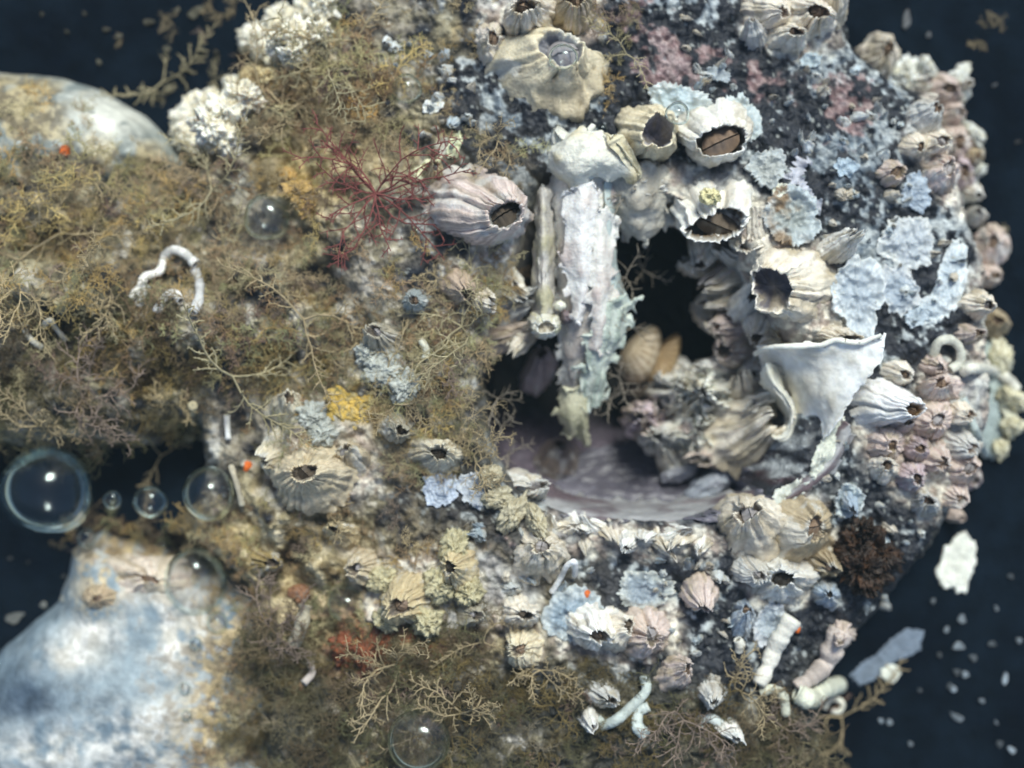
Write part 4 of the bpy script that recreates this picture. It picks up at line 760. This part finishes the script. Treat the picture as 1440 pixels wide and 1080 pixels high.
# striped shell deep in the hollow
p = empty('striped_bivalve', (*[float(v) for v in W(912, 505, 1.3)], .35)); tag(p, 'brown and cream striped oval shell lying deep in the black hollow', 'shell')
def valve(px, py, rx, ry, z, rot, c, c2, name, sgn, hz=.55):
    nu, nv = 40, 60; u = np.linspace(0, 1, nu)[:, None]; t = np.linspace(0, 6.2832, nv, endpoint=False)[None, :]
    k = (CAMZ-z)/2600
    x = u*np.cos(t)*rx*k*(1-.25*np.sin(t)); y = u*np.sin(t)*ry*k; zz = hz*np.sqrt(np.clip(1-u**2, 0, 1))*(1+.0*t)+.012*np.sin(u*50)
    c_, s_ = math.cos(rot), math.sin(rot); X, Y = x*c_-y*s_, x*s_+y*c_; cx, cy = W(px, py, z)
    V = np.stack([X+cx, Y+cy, zz+z], -1).reshape(-1, 3)-np.array(p.location)
    st = sst(-.2, .7, np.sin(np.arctan2(y, x+rx*k*1.3)*26)+.5*np.sin(u*18))
    return mesh_obj(name, V, gridfaces(nu, nv, True)[:, ::-1], mix(np.array(c), np.array(c2), st*np.ones_like(x)).reshape(-1, 3), M_smooth, p)
valve(902, 498, 26, 44, 1.9, -.5, (.50, .42, .30), (.34, .26, .17), 'valve', 1, .6)
valve(934, 506, 18, 42, 1.8, -.5, (.36, .26, .14), (.24, .16, .08), 'valve', -1, .5)
lump('valve_rest', 900, 545, 30, 18, .5, (.16, .13, .1), z=1.3, seed=4).name = 'dull_stone'
tag(bpy.data.objects['dull_stone'], 'dull brown stone under the striped shell in the hollow', 'stone')
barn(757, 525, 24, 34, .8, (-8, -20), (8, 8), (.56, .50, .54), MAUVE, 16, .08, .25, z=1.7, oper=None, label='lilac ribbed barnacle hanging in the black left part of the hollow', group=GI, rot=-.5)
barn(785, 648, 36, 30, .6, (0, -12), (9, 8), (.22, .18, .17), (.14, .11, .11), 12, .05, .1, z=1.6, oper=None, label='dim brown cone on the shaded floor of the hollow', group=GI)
lump('floor_stone', 1000, 680, 40, 16, .22, (.30, .33, .37), (.2, .21, .25), z=2.1, rot=.5, mat=M_smooth)
tag(bpy.data.objects['floor_stone'], 'smooth blue grey slab at the lower right of the hollow floor', 'stone')
lump('floor_pebble', 955, 665, 26, 12, .2, (.32, .33, .36), (.22, .22, .26), z=1.9, rot=.3, mat=M_smooth)
tag(bpy.data.objects['floor_pebble'], 'small blue grey pebble left of the smooth slab in the hollow', 'stone')
# ------------------------------------------------------------------ sponges, bryozoans, odd lumps
def clump(name, lb, cat, items, col, col2, mat, nz=.3, wor=0, spiky=0, rz=.35, wf=6, pname='lobe', lobes=0):
    P = on(items[0][0], items[0][1]); r = empty(name, P); tag(r, lb, cat)
    for i, (px, py, a, b) in enumerate(items):
        lump(pname, px, py, a, b, rz*(.8+.4*((i*7) % 5)/5), col, col2, mat, nz, 2.6, wor, wf, seed=i*3.1, parent=r, rot=i, spiky=spiky, lobes=lobes, sink=.2)
    return r
WB, WB2 = (.80, .78, .68), (.66, .60, .44)
clump('bryozoan_colony', 'frilly white bryozoan colony on the upper left rim of the rock', 'bryozoan', [(272, 168, 22, 26), (292, 150, 20, 18), (300, 182, 26, 22), (282, 205, 20, 16), (325, 160, 26, 24), (318, 195, 22, 18), (345, 140, 22, 18), (262, 195, 14, 16), (330, 128, 16, 12)], WB, WB2, M_shell, .5, .45, .2, .3, 4)
clump('bryozoan_colony', 'frilly white bryozoan colony at the top edge of the rock', 'bryozoan', [(360, 55, 20, 18), (390, 38, 26, 20), (372, 78, 16, 14), (420, 60, 20, 26), (435, 25, 26, 22), (460, 10, 22, 18), (412, 82, 16, 14), (395, 65, 16, 14), (450, 50, 16, 16)], WB, WB2, M_shell, .5, .45, .2, .33, 4)
clump('bryozoan_colony', 'tan scalloped bryozoan between the two white colonies at the upper left', 'bryozoan', [(362, 105, 18, 14), (378, 112, 14, 12), (350, 118, 14, 10)], (.62, .52, .3), (.4, .3, .15), M_shell, .3, .3, .3, .3, 5)
clump('sponge_clump', 'dark rusty brown tattered sponge on the lower right of the rock', 'sponge', [(1205, 765, 22, 26), (1230, 775, 22, 24), (1205, 795, 24, 22), (1228, 802, 18, 16), (1212, 818, 14, 14), (1190, 785, 14, 16), (1216, 745, 10, 12)], (.022, .013, .008), (.055, .025, .010), M_spong, .8, .15, .9, .28, 3)
clump('yellow_sponge', 'mustard yellow sponge in the middle of the overgrown left slope', 'sponge', [(490, 560, 26, 18), (500, 580, 18, 18), (478, 578, 18, 14), (508, 562, 14, 12)], (.56, .38, .08), (.42, .34, .16), M_spong, .5, .2, .3, .09, 5)
clump('yellow_sponge', 'small orange yellow sponge left of the red seaweed', 'sponge', [(420, 268, 18, 14), (432, 290, 14, 12), (405, 250, 12, 12)], (.50, .32, .10), (.36, .24, .10), M_spong, .5, .2, .3, .10, 5)
clump('yellow_sponge', 'dull orange sponge above the red seaweed near the top', 'sponge', [(508, 152, 18, 16), (520, 165, 12, 10)], (.48, .29, .09), (.36, .24, .10), M_spong, .5, .2, .3, .10, 5)
clump('red_sponge', 'rusty red sponge crust at the bottom left of the rock', 'sponge', [(498, 908, 26, 18), (535, 902, 20, 14), (515, 925, 20, 12), (482, 925, 12, 10)], (.24, .07, .025), (.10, .04, .02), M_spong, .5, .2, .4, .10, 5)
clump('brown_disc', 'flat rusty brown disc on a pale stalk at the lower left', 'sponge', [(423, 832, 18, 12), (426, 836, 14, 9)], (.28, .14, .07), (.2, .1, .06), M_spong, .1, 0, 0, .15)
for px, py, r, lb in [(92, 213, 8, 'tiny bright orange blob on the brown growth at the upper left'), (348, 656, 7, 'tiny bright orange blob below the white bar shaped tube'), (1041, 838-0, 0, ''), (826, 835, 5, 'tiny red orange blob on the blue striped scar'), (1121, 885, 5, 'tiny red orange blob beside the ribbed worm tube'), (688, 262, 4, 'tiny red blob on the big pink barnacle'), (1160, 745, 6, 'tiny orange red blob left of the dark brown sponge')]:
    if not r: continue
    o = lump('orange_blob', px, py, r, r*1.1, r/100, (.75, .16, .02), (.6, .12, .02), M_spong, .12, z=None); tag(o, lb, 'blob', 'orange blobs')
clump('pale_crust', 'pale lumpy crust around the cream barnacle at the bottom left', 'crust', [(540, 815, 22, 16), (620, 820, 26, 20), (600, 870, 22, 18), (640, 770, 18, 24), (660, 830, 18, 18), (545, 870, 16, 16)], (.48, .44, .28), (.32, .28, .16), M_shell, .4, .3, .3, .25, 5)
clump('pale_crust', 'whitish lumpy crust under the brown seaweed by the yellow sponge', 'crust', [(540, 520, 30, 22), (570, 545, 22, 18), (520, 500, 22, 18), (440, 585, 20, 18), (455, 610, 20, 16)], (.44, .46, .42), (.3, .31, .27), M_shell, .4, .3, .2, .2, 5)
clump('pale_crust', 'cream lumpy crust on the left of the lower lip of the hollow', 'crust', [(700, 700, 22, 14), (720, 722, 26, 14), (755, 735, 24, 12), (690, 670, 14, 14)], (.46, .42, .30), (.32, .28, .18), M_shell, .4, .3, .3, .2, 5)
clump('grey_white_crust', 'white crust hanging over the right rim beside the arched worm tube', 'crust', [(1405, 500, 14, 20), (1422, 560, 12, 20), (1420, 600, 12, 14), (1405, 632, 10, 12)], (.62, .6, .46), (.5, .46, .3), M_shell, .4, .3, .4, .2, 5)
clump('whitish_crust', 'knobbly whitish crust at the top of the right edge', 'crust', [(1275, 105, 16, 20), (1345, 112, 20, 10), (1300, 98, 14, 10), (1350, 132, 10, 14), (1365, 190, 10, 18), (1372, 240, 8, 12)], (.68, .7, .66), (.5, .48, .36), M_shell, .4, .3, .4, .2, 5)
# ------------------------------------------------------------------ worm tubes
GW = 'white worm tubes'
tube([(776, 832), (788, 812, .1), (797, 795, .25), (808, 790, .3), (808, 808, .1)], 4.2, (.80, .80, .78), 'thin white hooked worm tube below the hollow', GW, ring=.02)
tube([(1066, 962), (1078, 938), (1088, 912, .05), (1100, 890, .1), (1114, 868, .15)], 11, (.72, .70, .62), 'thick straight white worm tube with raised rings at the lower right', GW, ring=.2, r2=13)
tube([(1120, 968), (1142, 950), (1162, 930, .05), (1172, 905, .1), (1182, 886, .1)], 12, (.60, .52, .46), 'broad pinkish ribbed worm tube right of the straight white one', GW, ring=.2, r2=18)
tube([(1178, 962), (1155, 970, .05), (1138, 982, .1), (1118, 972, .1)], 13, (.66, .67, .54), 'stubby cream worm tube lying below the broad pinkish one', GW, ring=.08, r2=14)
tube([(1068, 972), (1085, 968, .05), (1100, 978, .1), (1104, 1004, .0)], 7, (.58, .58, .46), 'small arched cream worm tube under the straight white one', GW)
tube([(1158, 996), (1164, 984), (1176, 982), (1184, 990), (1178, 1000), (1168, 998)], 4.5, (.75, .73, .62), 'tiny coiled white ring at the lower right', GW, ring=.03)
tube([(1310, 500), (1318, 482, .05), (1334, 478, .1), (1348, 490, .1), (1348, 510, .1), (1335, 520, .05)], 7, (.66, .66, .56), 'C shaped cream worm tube on the right side', GW, ring=.06)
tube([(1428, 548), (1414, 532, .05), (1395, 522, .1), (1370, 518, .12), (1350, 522, .1)], 8.5, (.68, .67, .58), 'arched smooth cream worm tube reaching the right rim', GW, ring=.04)
tube([(1385, 640), (1372, 610), (1362, 585), (1352, 560)], 6, (.42, .48, .46), 'grey green worm tube running along the inside of the right edge', GW, ring=.15)
tube([(905, 950), (908, 970, .05), (890, 990, .05), (868, 1010, .05), (848, 1018), (838, 1008)], 7, (.52, .58, .54), 'zigzag pale green worm tube at the bottom', GW, r2=8, ring=.06)
tube([(912, 992), (898, 1000), (896, 1020, .05), (908, 1032)], 7, (.56, .62, .58), 'short crooked pale worm tube right of the zigzag one', GW, r2=9, ring=.06)
tube([(980, 1020), (990, 1008), (1005, 1012), (1022, 1024)], 8, (.56, .62, .60), 'stout pale worm tube near the bottom edge', GW)
tube([(185, 420), (198, 405, .15), (205, 390, .2), (225, 382, .2), (232, 362, .15)], 6.5, (.82, .80, .74), 'bright white wavy worm tube in the brown seaweed at the left, the longest', GW, ring=.1)
tube([(196, 432, .1), (202, 415, .2), (208, 402, .2)], 5.5, (.78, .76, .7), 'short white worm tube forking off the long wavy one', GW, ring=.1)
tube([(222, 440, .1), (228, 424, .2), (245, 412, .2), (256, 424, .15)], 6.5, (.80, .78, .72), 'white arched worm tube right of the long wavy one', GW, ring=.1)
tube([(232, 362, .1), (245, 352, .2), (262, 358, .2), (276, 372, .2)], 7, (.78, .77, .72), 'white worm tube at the top of the coiled bunch at the left', GW, ring=.15)
tube([(275, 380, .1), (282, 398, .2), (280, 425, .2), (272, 440, .1)], 7, (.60, .60, .58), 'greyer worm tube on the right of the coiled bunch at the left', GW, ring=.15)
tube([(60, 488, .1), (46, 478, .2), (36, 462, .2), (42, 450, .2)], 4, (.66, .62, .5), 'thin cream worm tube at the far left, the left one of two', GW, ring=.1)
tube([(62, 458, .2), (72, 450, .25), (80, 462, .2), (94, 478, .1)], 3.8, (.68, .66, .58), 'thin cream worm tube at the far left, the right one of two', GW, ring=.1)
tube([(320, 584, .1), (321, 600, .1), (322, 618, .1)], 4.5, (.74, .73, .68), 'straight white bar shaped tube at the left below the seaweed', GW, ring=.03)
tube([(326, 655, .1), (334, 680, .15), (342, 710, .1)], 4.5, (.50, .45, .34), 'cream tube beside the bubble at the lower left', GW, ring=.1)
tube([(414, 905, .1), (424, 880, .2), (430, 850, .2)], 10, (.42, .38, .28), 'pale stalk below the flat rusty brown disc', GW, ring=.1)
tube([(272, 570, .1), (274, 595, .15), (266, 620, .1)], 6, (.70, .62, .40), 'gleaming cream tube in the dark gap at the left', GW, ring=.3)
tube([(1038, 915), (1040, 905, .05), (1036, 898, .08)], 7, (.66, .64, .56), 'tiny upright worm tube left of the straight white one', GW)
tube([(592, 478, .1), (600, 492, .1), (598, 505, .1)], 4.5, (.66, .66, .54), 'tiny cream tube left of the hollow', GW)
tube([(428, 960, .1), (440, 945, .15), (436, 930, .15)], 5.5, (.62, .55, .5), 'small whitish tube in the dark lower left growth', GW)
# ------------------------------------------------------------------ bubbles
for px, py, r, z, lb in [(66, 690, 66, 2.2, 'largest air bubble, over the dark gap at the left'), (274, 818, 46, None, 'large clear air bubble on the pale rock at the lower left'), (212, 706, 24, 2.6, 'dark air bubble right of the largest one'),
        (294, 694, 38, None, 'amber tinted air bubble in front of the cream tube'), (158, 703, 13, 2.6, 'small air bubble between the largest and the dark one'), (121, 756, 14, 2.2, 'small dark air bubble below the largest one'),
        (306, 875, 15, None, 'small air bubble touching the lower right of the large clear one'), (485, 850, 26, None, 'ringed air bubble left of the cream silted barnacle'), (588, 1040, 44, None, 'large dim air bubble near the bottom edge'),
        (543, 985, 11, None, 'small dim air bubble above the large dim one'), (263, 1006, 8, None, 'small air bubble on the lower left rock, brown behind it'), (260, 967, 9, None, 'faint air bubble on the white part of the lower left rock'),
        (275, 905, 9, None, 'faint small air bubble below the small one touching the large clear bubble'), (228, 768, 11, None, 'faint air bubble above the large clear one'), (572, 126, 21, None, 'air bubble at the upper left of the rock beside the white chip'),
        (792, 80, 20, 4.35, 'air bubble sitting in the mouth of the biggest cream barnacle'), (953, 160, 17, 4.5, 'air bubble between the two barnacles above the hollow'), (847, 182, 8, None, 'tiny air bubble left of the lavender mouthed barnacle'),
        (374, 306, 34, None, 'lavender glinting air bubble half buried in the left growth'), (447, 163, 9, None, 'tiny dark air bubble in the seaweed above the lavender glinting one'), (490, 292, 6, None, 'tiny air bubble at the heart of the red seaweed'),
        (586, 326, 8, None, 'tiny air bubble below the right arms of the red seaweed'), (1118, 726, 10, None, 'small air bubble on the tan barnacle below the hollow'), (1163, 828, 8, None, 'tiny air bubble on the bluish barnacle under the dark sponge'),
        (60, 325, 7, None, 'tiny air bubble in the seaweed at the far left edge'), (265, 255, 10, None, 'tiny bright air bubble in the gap at the upper left')]:
    bubble(px, py, r, z, lb)
# ------------------------------------------------------------------ seaweed tufts
def tm(seed, **k):
    V, F, Cc = tuft_mesh(seed, **k)
    o = mesh_obj('alga_tuft', V, F, Cc, M_alga); me = o.data; bpy.data.objects.remove(o); me.name = 'alga_tuft'; return me, (V, F, Cc)
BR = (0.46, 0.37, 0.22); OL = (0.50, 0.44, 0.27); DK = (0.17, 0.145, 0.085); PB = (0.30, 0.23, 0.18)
variants = [tm(100+i, L=[.8, 1.0, 1.2][i % 3], stems=4+i % 3, sub=12, r=.0115, wig=.8, rec=1, sublen=.34, col=[BR, OL, BR, PB][i % 4], flat=.35) for i in range(8)]
long_ = [tm(200+i, L=1.6, stems=3, sub=16, r=.018, col=[OL, BR][i % 2], flat=.22, wig=.55, sublen=.2) for i in range(4)]
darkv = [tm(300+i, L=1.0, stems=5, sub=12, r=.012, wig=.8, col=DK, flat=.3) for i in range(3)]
GA = 'brown seaweed tufts'
named = [(230, 115, 'L', .75, 'upright forked olive tuft standing on the edge of the pale stone', 1.2), (460, 95, 'V', 1.1, 'feathery tan tuft in the upper left growth', 0), (400, 150, 'V', 1.1, 'feathery tuft above the lavender glinting bubble', 0), (500, 60, 'L', .9, 'long tan tuft reaching the top edge', 0),
         (300, 270, 'L', .8, 'wispy tuft right of the pale stone', 0), (90, 330, 'L', 1.0, 'sprawling tuft at the far left', 0), (150, 400, 'V', 1.2, 'bushy tuft above the coiled white worm tubes, on its left', 0), (330, 400, 'L', .8, 'stringy tuft right of the coiled white worm tubes', 0),
         (330, 530, 'L', 1.0, 'long stranded tuft trailing over the dark gap at the left', 0), (430, 450, 'L', .9, 'wiry tuft above the yellow sponge', 0), (560, 560, 'V', .9, 'fine tuft spreading over the yellow sponge', 0), (635, 520, 'V', .7, 'fuzzy tuft on the left lip of the hollow', 0),
         (650, 600, 'V', .6, 'fuzzy tuft overhanging the black left corner of the hollow', 0), (650, 460, 'V', 1.0, 'fuzzy tuft under the pale pink barnacle', 0), (670, 650, 'V', .9, 'fuzzy tuft on the lower left lip of the hollow', 0), (120, 560, 'V', 1.2, 'dark bushy tuft above the largest bubble', 0),
         (60, 600, 'V', 1.1, 'dark tuft at the left edge above the largest bubble', 0), (230, 640, 'L', .7, 'stringy tuft hanging into the dark gap between the bubbles', 0), (700, 200, 'V', .6, 'small tan tuft under the biggest cream barnacle', 0), (850, 30, 'V', .7, 'tan tuft right of the biggest cream barnacle at the top', 0),
         (880, 80, 'L', .5, 'thin strands right of the biggest cream barnacle', 0), (1180, 1005, 'L', .8, 'fan of brown bristles at the lower right end of the rock', 0), (1040, 970, 'V', 1.0, 'brown tuft in front of the straight white worm tube', 0), (960, 1010, 'V', 1.0, 'brown tuft at the bottom, right of the zigzag worm tube', 0),
         (760, 940, 'V', 1.0, 'brown tuft below the cream barnacle with the grey mouth', 0), (680, 900, 'L', .5, 'rusty stranded tuft at the bottom middle', 0), (560, 940, 'V', 1.1, 'dim tuft near the rusty red sponge', 0), (1100, 1020, 'V', .9, 'brown tuft under the small arched worm tube', 0),
         (740, 400, 'V', .8, 'mossy tuft left of the pillar', 0), (1230, 600, 'V', 0, '', 0), (450, 720, 'V', .9, 'tuft below the large pale barnacle at the left', 0), (380, 880, 'V', 1.0, 'yellow brown tuft below the ochre barnacle', 0), (650, 1000, 'V', 1.2, 'dark tuft at the bottom right of the large dim bubble', 0)]
for i, (px, py, k, sc, lb, rz) in enumerate(named):
    if not sc: continue
    me = (variants[i % 8] if k == 'V' else long_[i % 4])[0]
    tuft_obj(me, px, py, sc*1.15, rz or None, lb, GA, up=.2 if i else .05)
# tiny tufts fringing the pillar and the hollow (each a thing)
V, F, Cc = tuft_mesh(555, L=1.35, stems=15, sub=8, r=.017, col=(.25, .085, .075), flat=.16, wig=.5, rec=1, sublen=.33, cvar=.25)
P = on(530, 275); o = mesh_obj('red_seaweed', V, F, Cc, M_alga); o.location = (P[0], P[1], P[2]+.25)
tag(o, 'crimson branching seaweed with slender forked arms left of the pink ribbed barnacle', 'seaweed')
fr = [tm(400+i, L=.38, stems=4, sub=5, r=.009, col=(.34, .30, .24), flat=.4, rec=0) for i in range(3)]
fp = [(880, 390, 3.3), (890, 460, 3.1), (870, 530, 3.0), (905, 380, 2.6), (860, 560, 2.9), (700, 560, 3.3), (705, 600, 3.2), (715, 640, 3.1), (880, 275, 3.9), (870, 430, 3.6)]
fp.sort(key=lambda q: q[1])
for i, (px, py, z) in enumerate(fp):
    tuft_obj(fr[i % 3][0], px, py, 1.2, None, 'tiny pale hydroid sprig at the hollow, %s from the top' % ordl(i), 'pale hydroid sprigs in the hollow', 'hydroid_sprig', 'hydroid', z=z)
# strands drifting over the bed at the upper left
for i, (px, py, sc) in enumerate(sorted([(300, 15, .35), (330, 10, .4), (288, 50, .3), (300, 112, .3), (345, 85, .3), (240, 30, .3), (228, 132, .3), (170, 55, .25), (1370, 60, .35), (1400, 35, .3), (1395, 330, .3)])):
    side = 'upper left' if px < 700 else 'upper right'
    tuft_obj(variants[i % 8][0], px, py, sc, None, 'loose brown weed scrap on the dark bed, %s, %s from the left' % (side, ordl(i)), 'loose weed scraps', 'weed_scrap', 'weed scrap')
# the turf between them: nobody could count it
def turf(name, spots, vs, label, zoff=0):
    Vs, Fs, Cs, off = [], [], [], 0
    for i, (px, py, sc) in enumerate(spots):
        V, F, Cc = vs[i % len(vs)][1]; P = on(px, py); a = rng.rand()*6.283; c_, s_ = math.cos(a), math.sin(a)
        N = (nrm(P[0], P[1])*.35+Vector((0, 0, .65))).normalized(); A = frame(N)
        Q = V*sc; Q = np.stack([Q[:, 0]*c_-Q[:, 1]*s_, Q[:, 0]*s_+Q[:, 1]*c_, Q[:, 2]*.8], 1)@A+P+np.array([0, 0, zoff])
        sh = .7+.6*rng.rand(); Vs.append(Q); Fs.append(F+off); Cs.append(Cc*sh*[np.array([1.25, 1.1, .75]), np.array([.95, 1.05, .9]), np.array([1, .88, .85]), np.array([1.15, 1.15, 1.1])][rng.randint(4)]); off += len(V)
    o = mesh_obj(name, np.concatenate(Vs), np.concatenate(Fs), np.concatenate(Cs), M_alga); tag(o, label, 'seaweed', kind='stuff'); return o
def scatter(poly, n, lo, hi, keep=None):
    P = np.array(poly, float); out = []
    x0, y0 = P.min(0); x1, y1 = P.max(0)
    while len(out) < n:
        x = x0+rng.rand()*(x1-x0); y = y0+rng.rand()*(y1-y0)
        if sdf(P, np.array([x]), np.array([y]))[0] > 0 and (keep is None or rng.rand() < keep(x, y)): out.append((x, y, lo+(hi-lo)*rng.rand()))
    return out
A1 = [(430, 20), (560, 40), (600, 120), (560, 200), (480, 240), (380, 330), (420, 420), (520, 440), (540, 520), (400, 540), (300, 560), (200, 600), (100, 630), (0, 625), (-80, 600), (-80, 230), (60, 200), (200, 250), (280, 240), (300, 180), (370, 110)]
lowd = lambda x, y: 0.3 if (y > 420 and x < 280) else 0.25 if (abs(x-375) < 45 and abs(y-306) < 40) or (abs(x-240) < 50 and abs(y-400) < 45) else 1
turf('seaweed_turf', scatter(A1, 210, .35, .85, lowd), [v for v in variants], 'tangle of fine brown seaweed covering the left of the rock', .07)
turf('rock_turf', scatter([(80, 765), (120, 725), (340, 730), (380, 900), (350, 1080), (280, 1080), (310, 920), (250, 790), (110, 790)], 110, .15, .42), variants[:4], 'short golden brown seaweed on the edge of the lower left rock', .06)
barn(200, 812, 62, 40, .28, (16, 8), (.22, .22), (.66, .58, .48), (.44, .34, .28), 10, .02, .1, oper='brown', label='low cream and pink barnacle swollen over the top of the lower left rock', group=GL, inner=(.2, .12, .08), seed=11)
barn(138, 838, 28, 22, .2, (4, 2), (.25, .25), (.46, .36, .24), None, 10, .04, .15, oper='brown', label='small ochre barnacle at the left shoulder of the lower left rock', group=GL, seed=12)
turf('stone_turf', scatter([(0, 90), (90, 110), (180, 190), (230, 240), (-60, 260), (-60, 120)], 40, .14, .4), variants[:3], 'short brown seaweed growing on the pale stone')
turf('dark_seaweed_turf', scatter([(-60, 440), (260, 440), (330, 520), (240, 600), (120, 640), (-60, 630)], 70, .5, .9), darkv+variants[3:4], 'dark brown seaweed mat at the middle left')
turf('fuzzy_turf', scatter([(580, 440), (700, 360), (740, 400), (670, 480), (655, 600), (690, 690), (620, 680), (600, 600), (520, 600), (520, 520)], 80, .3, .6), variants, 'fuzzy brown seaweed on the left lip of the hollow')
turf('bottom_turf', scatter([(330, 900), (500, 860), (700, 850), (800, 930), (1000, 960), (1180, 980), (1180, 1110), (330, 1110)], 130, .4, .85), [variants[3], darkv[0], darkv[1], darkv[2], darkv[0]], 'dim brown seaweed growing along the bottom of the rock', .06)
turf('lower_left_turf', scatter([(230, 720), (400, 690), (560, 720), (640, 780), (560, 900), (400, 930), (330, 860)], 60, .25, .5), variants, 'short brown seaweed between the bubbles and the pale crust')
turf('middle_turf', scatter([(380, 300), (600, 350), (680, 400), (665, 560), (670, 690), (520, 650), (380, 640), (300, 560), (330, 420)], 110, .22, .5, lambda x, y: .25 if (abs(x-495) < 30 and abs(y-568) < 26) or (abs(x-436) < 45 and abs(y-668) < 30) else 1), variants, 'pale olive feathery seaweed between the yellow sponge and the hollow', .07)
turf('top_turf', scatter([(560, -10), (900, -10), (900, 120), (850, 160), (700, 230), (620, 180)], 36, .2, .4, lambda x, y: 0 if abs(x-768) < 90 and abs(y-95) < 75 else 1), variants[:3], 'sparse short seaweed around the biggest cream barnacle')


# ------------------------------------------------------------------ the water's own faint veil
m = bpy.data.materials.new('water_haze'); m.use_nodes = True; n_ = m.node_tree.nodes; n_.remove(n_['Principled BSDF'])
v_ = n_.new('ShaderNodeVolumePrincipled'); v_.inputs['Density'].default_value = 0.0007; v_.inputs['Color'].default_value = (.6, .82, .9, 1)
m.node_tree.links.new(v_.outputs[0], n_['Material Output'].inputs['Volume'])
o = mesh_obj('haze', [(x, y, z) for x in (-62, 62) for y in (-62, 62) for z in (-2.5, 31)], [(0, 1, 3, 2), (4, 6, 7, 5), (0, 4, 5, 1), (2, 3, 7, 6), (0, 2, 6, 4), (1, 5, 7, 3)], None, m, smooth=False)
tag(o, None, None, kind='stuff')
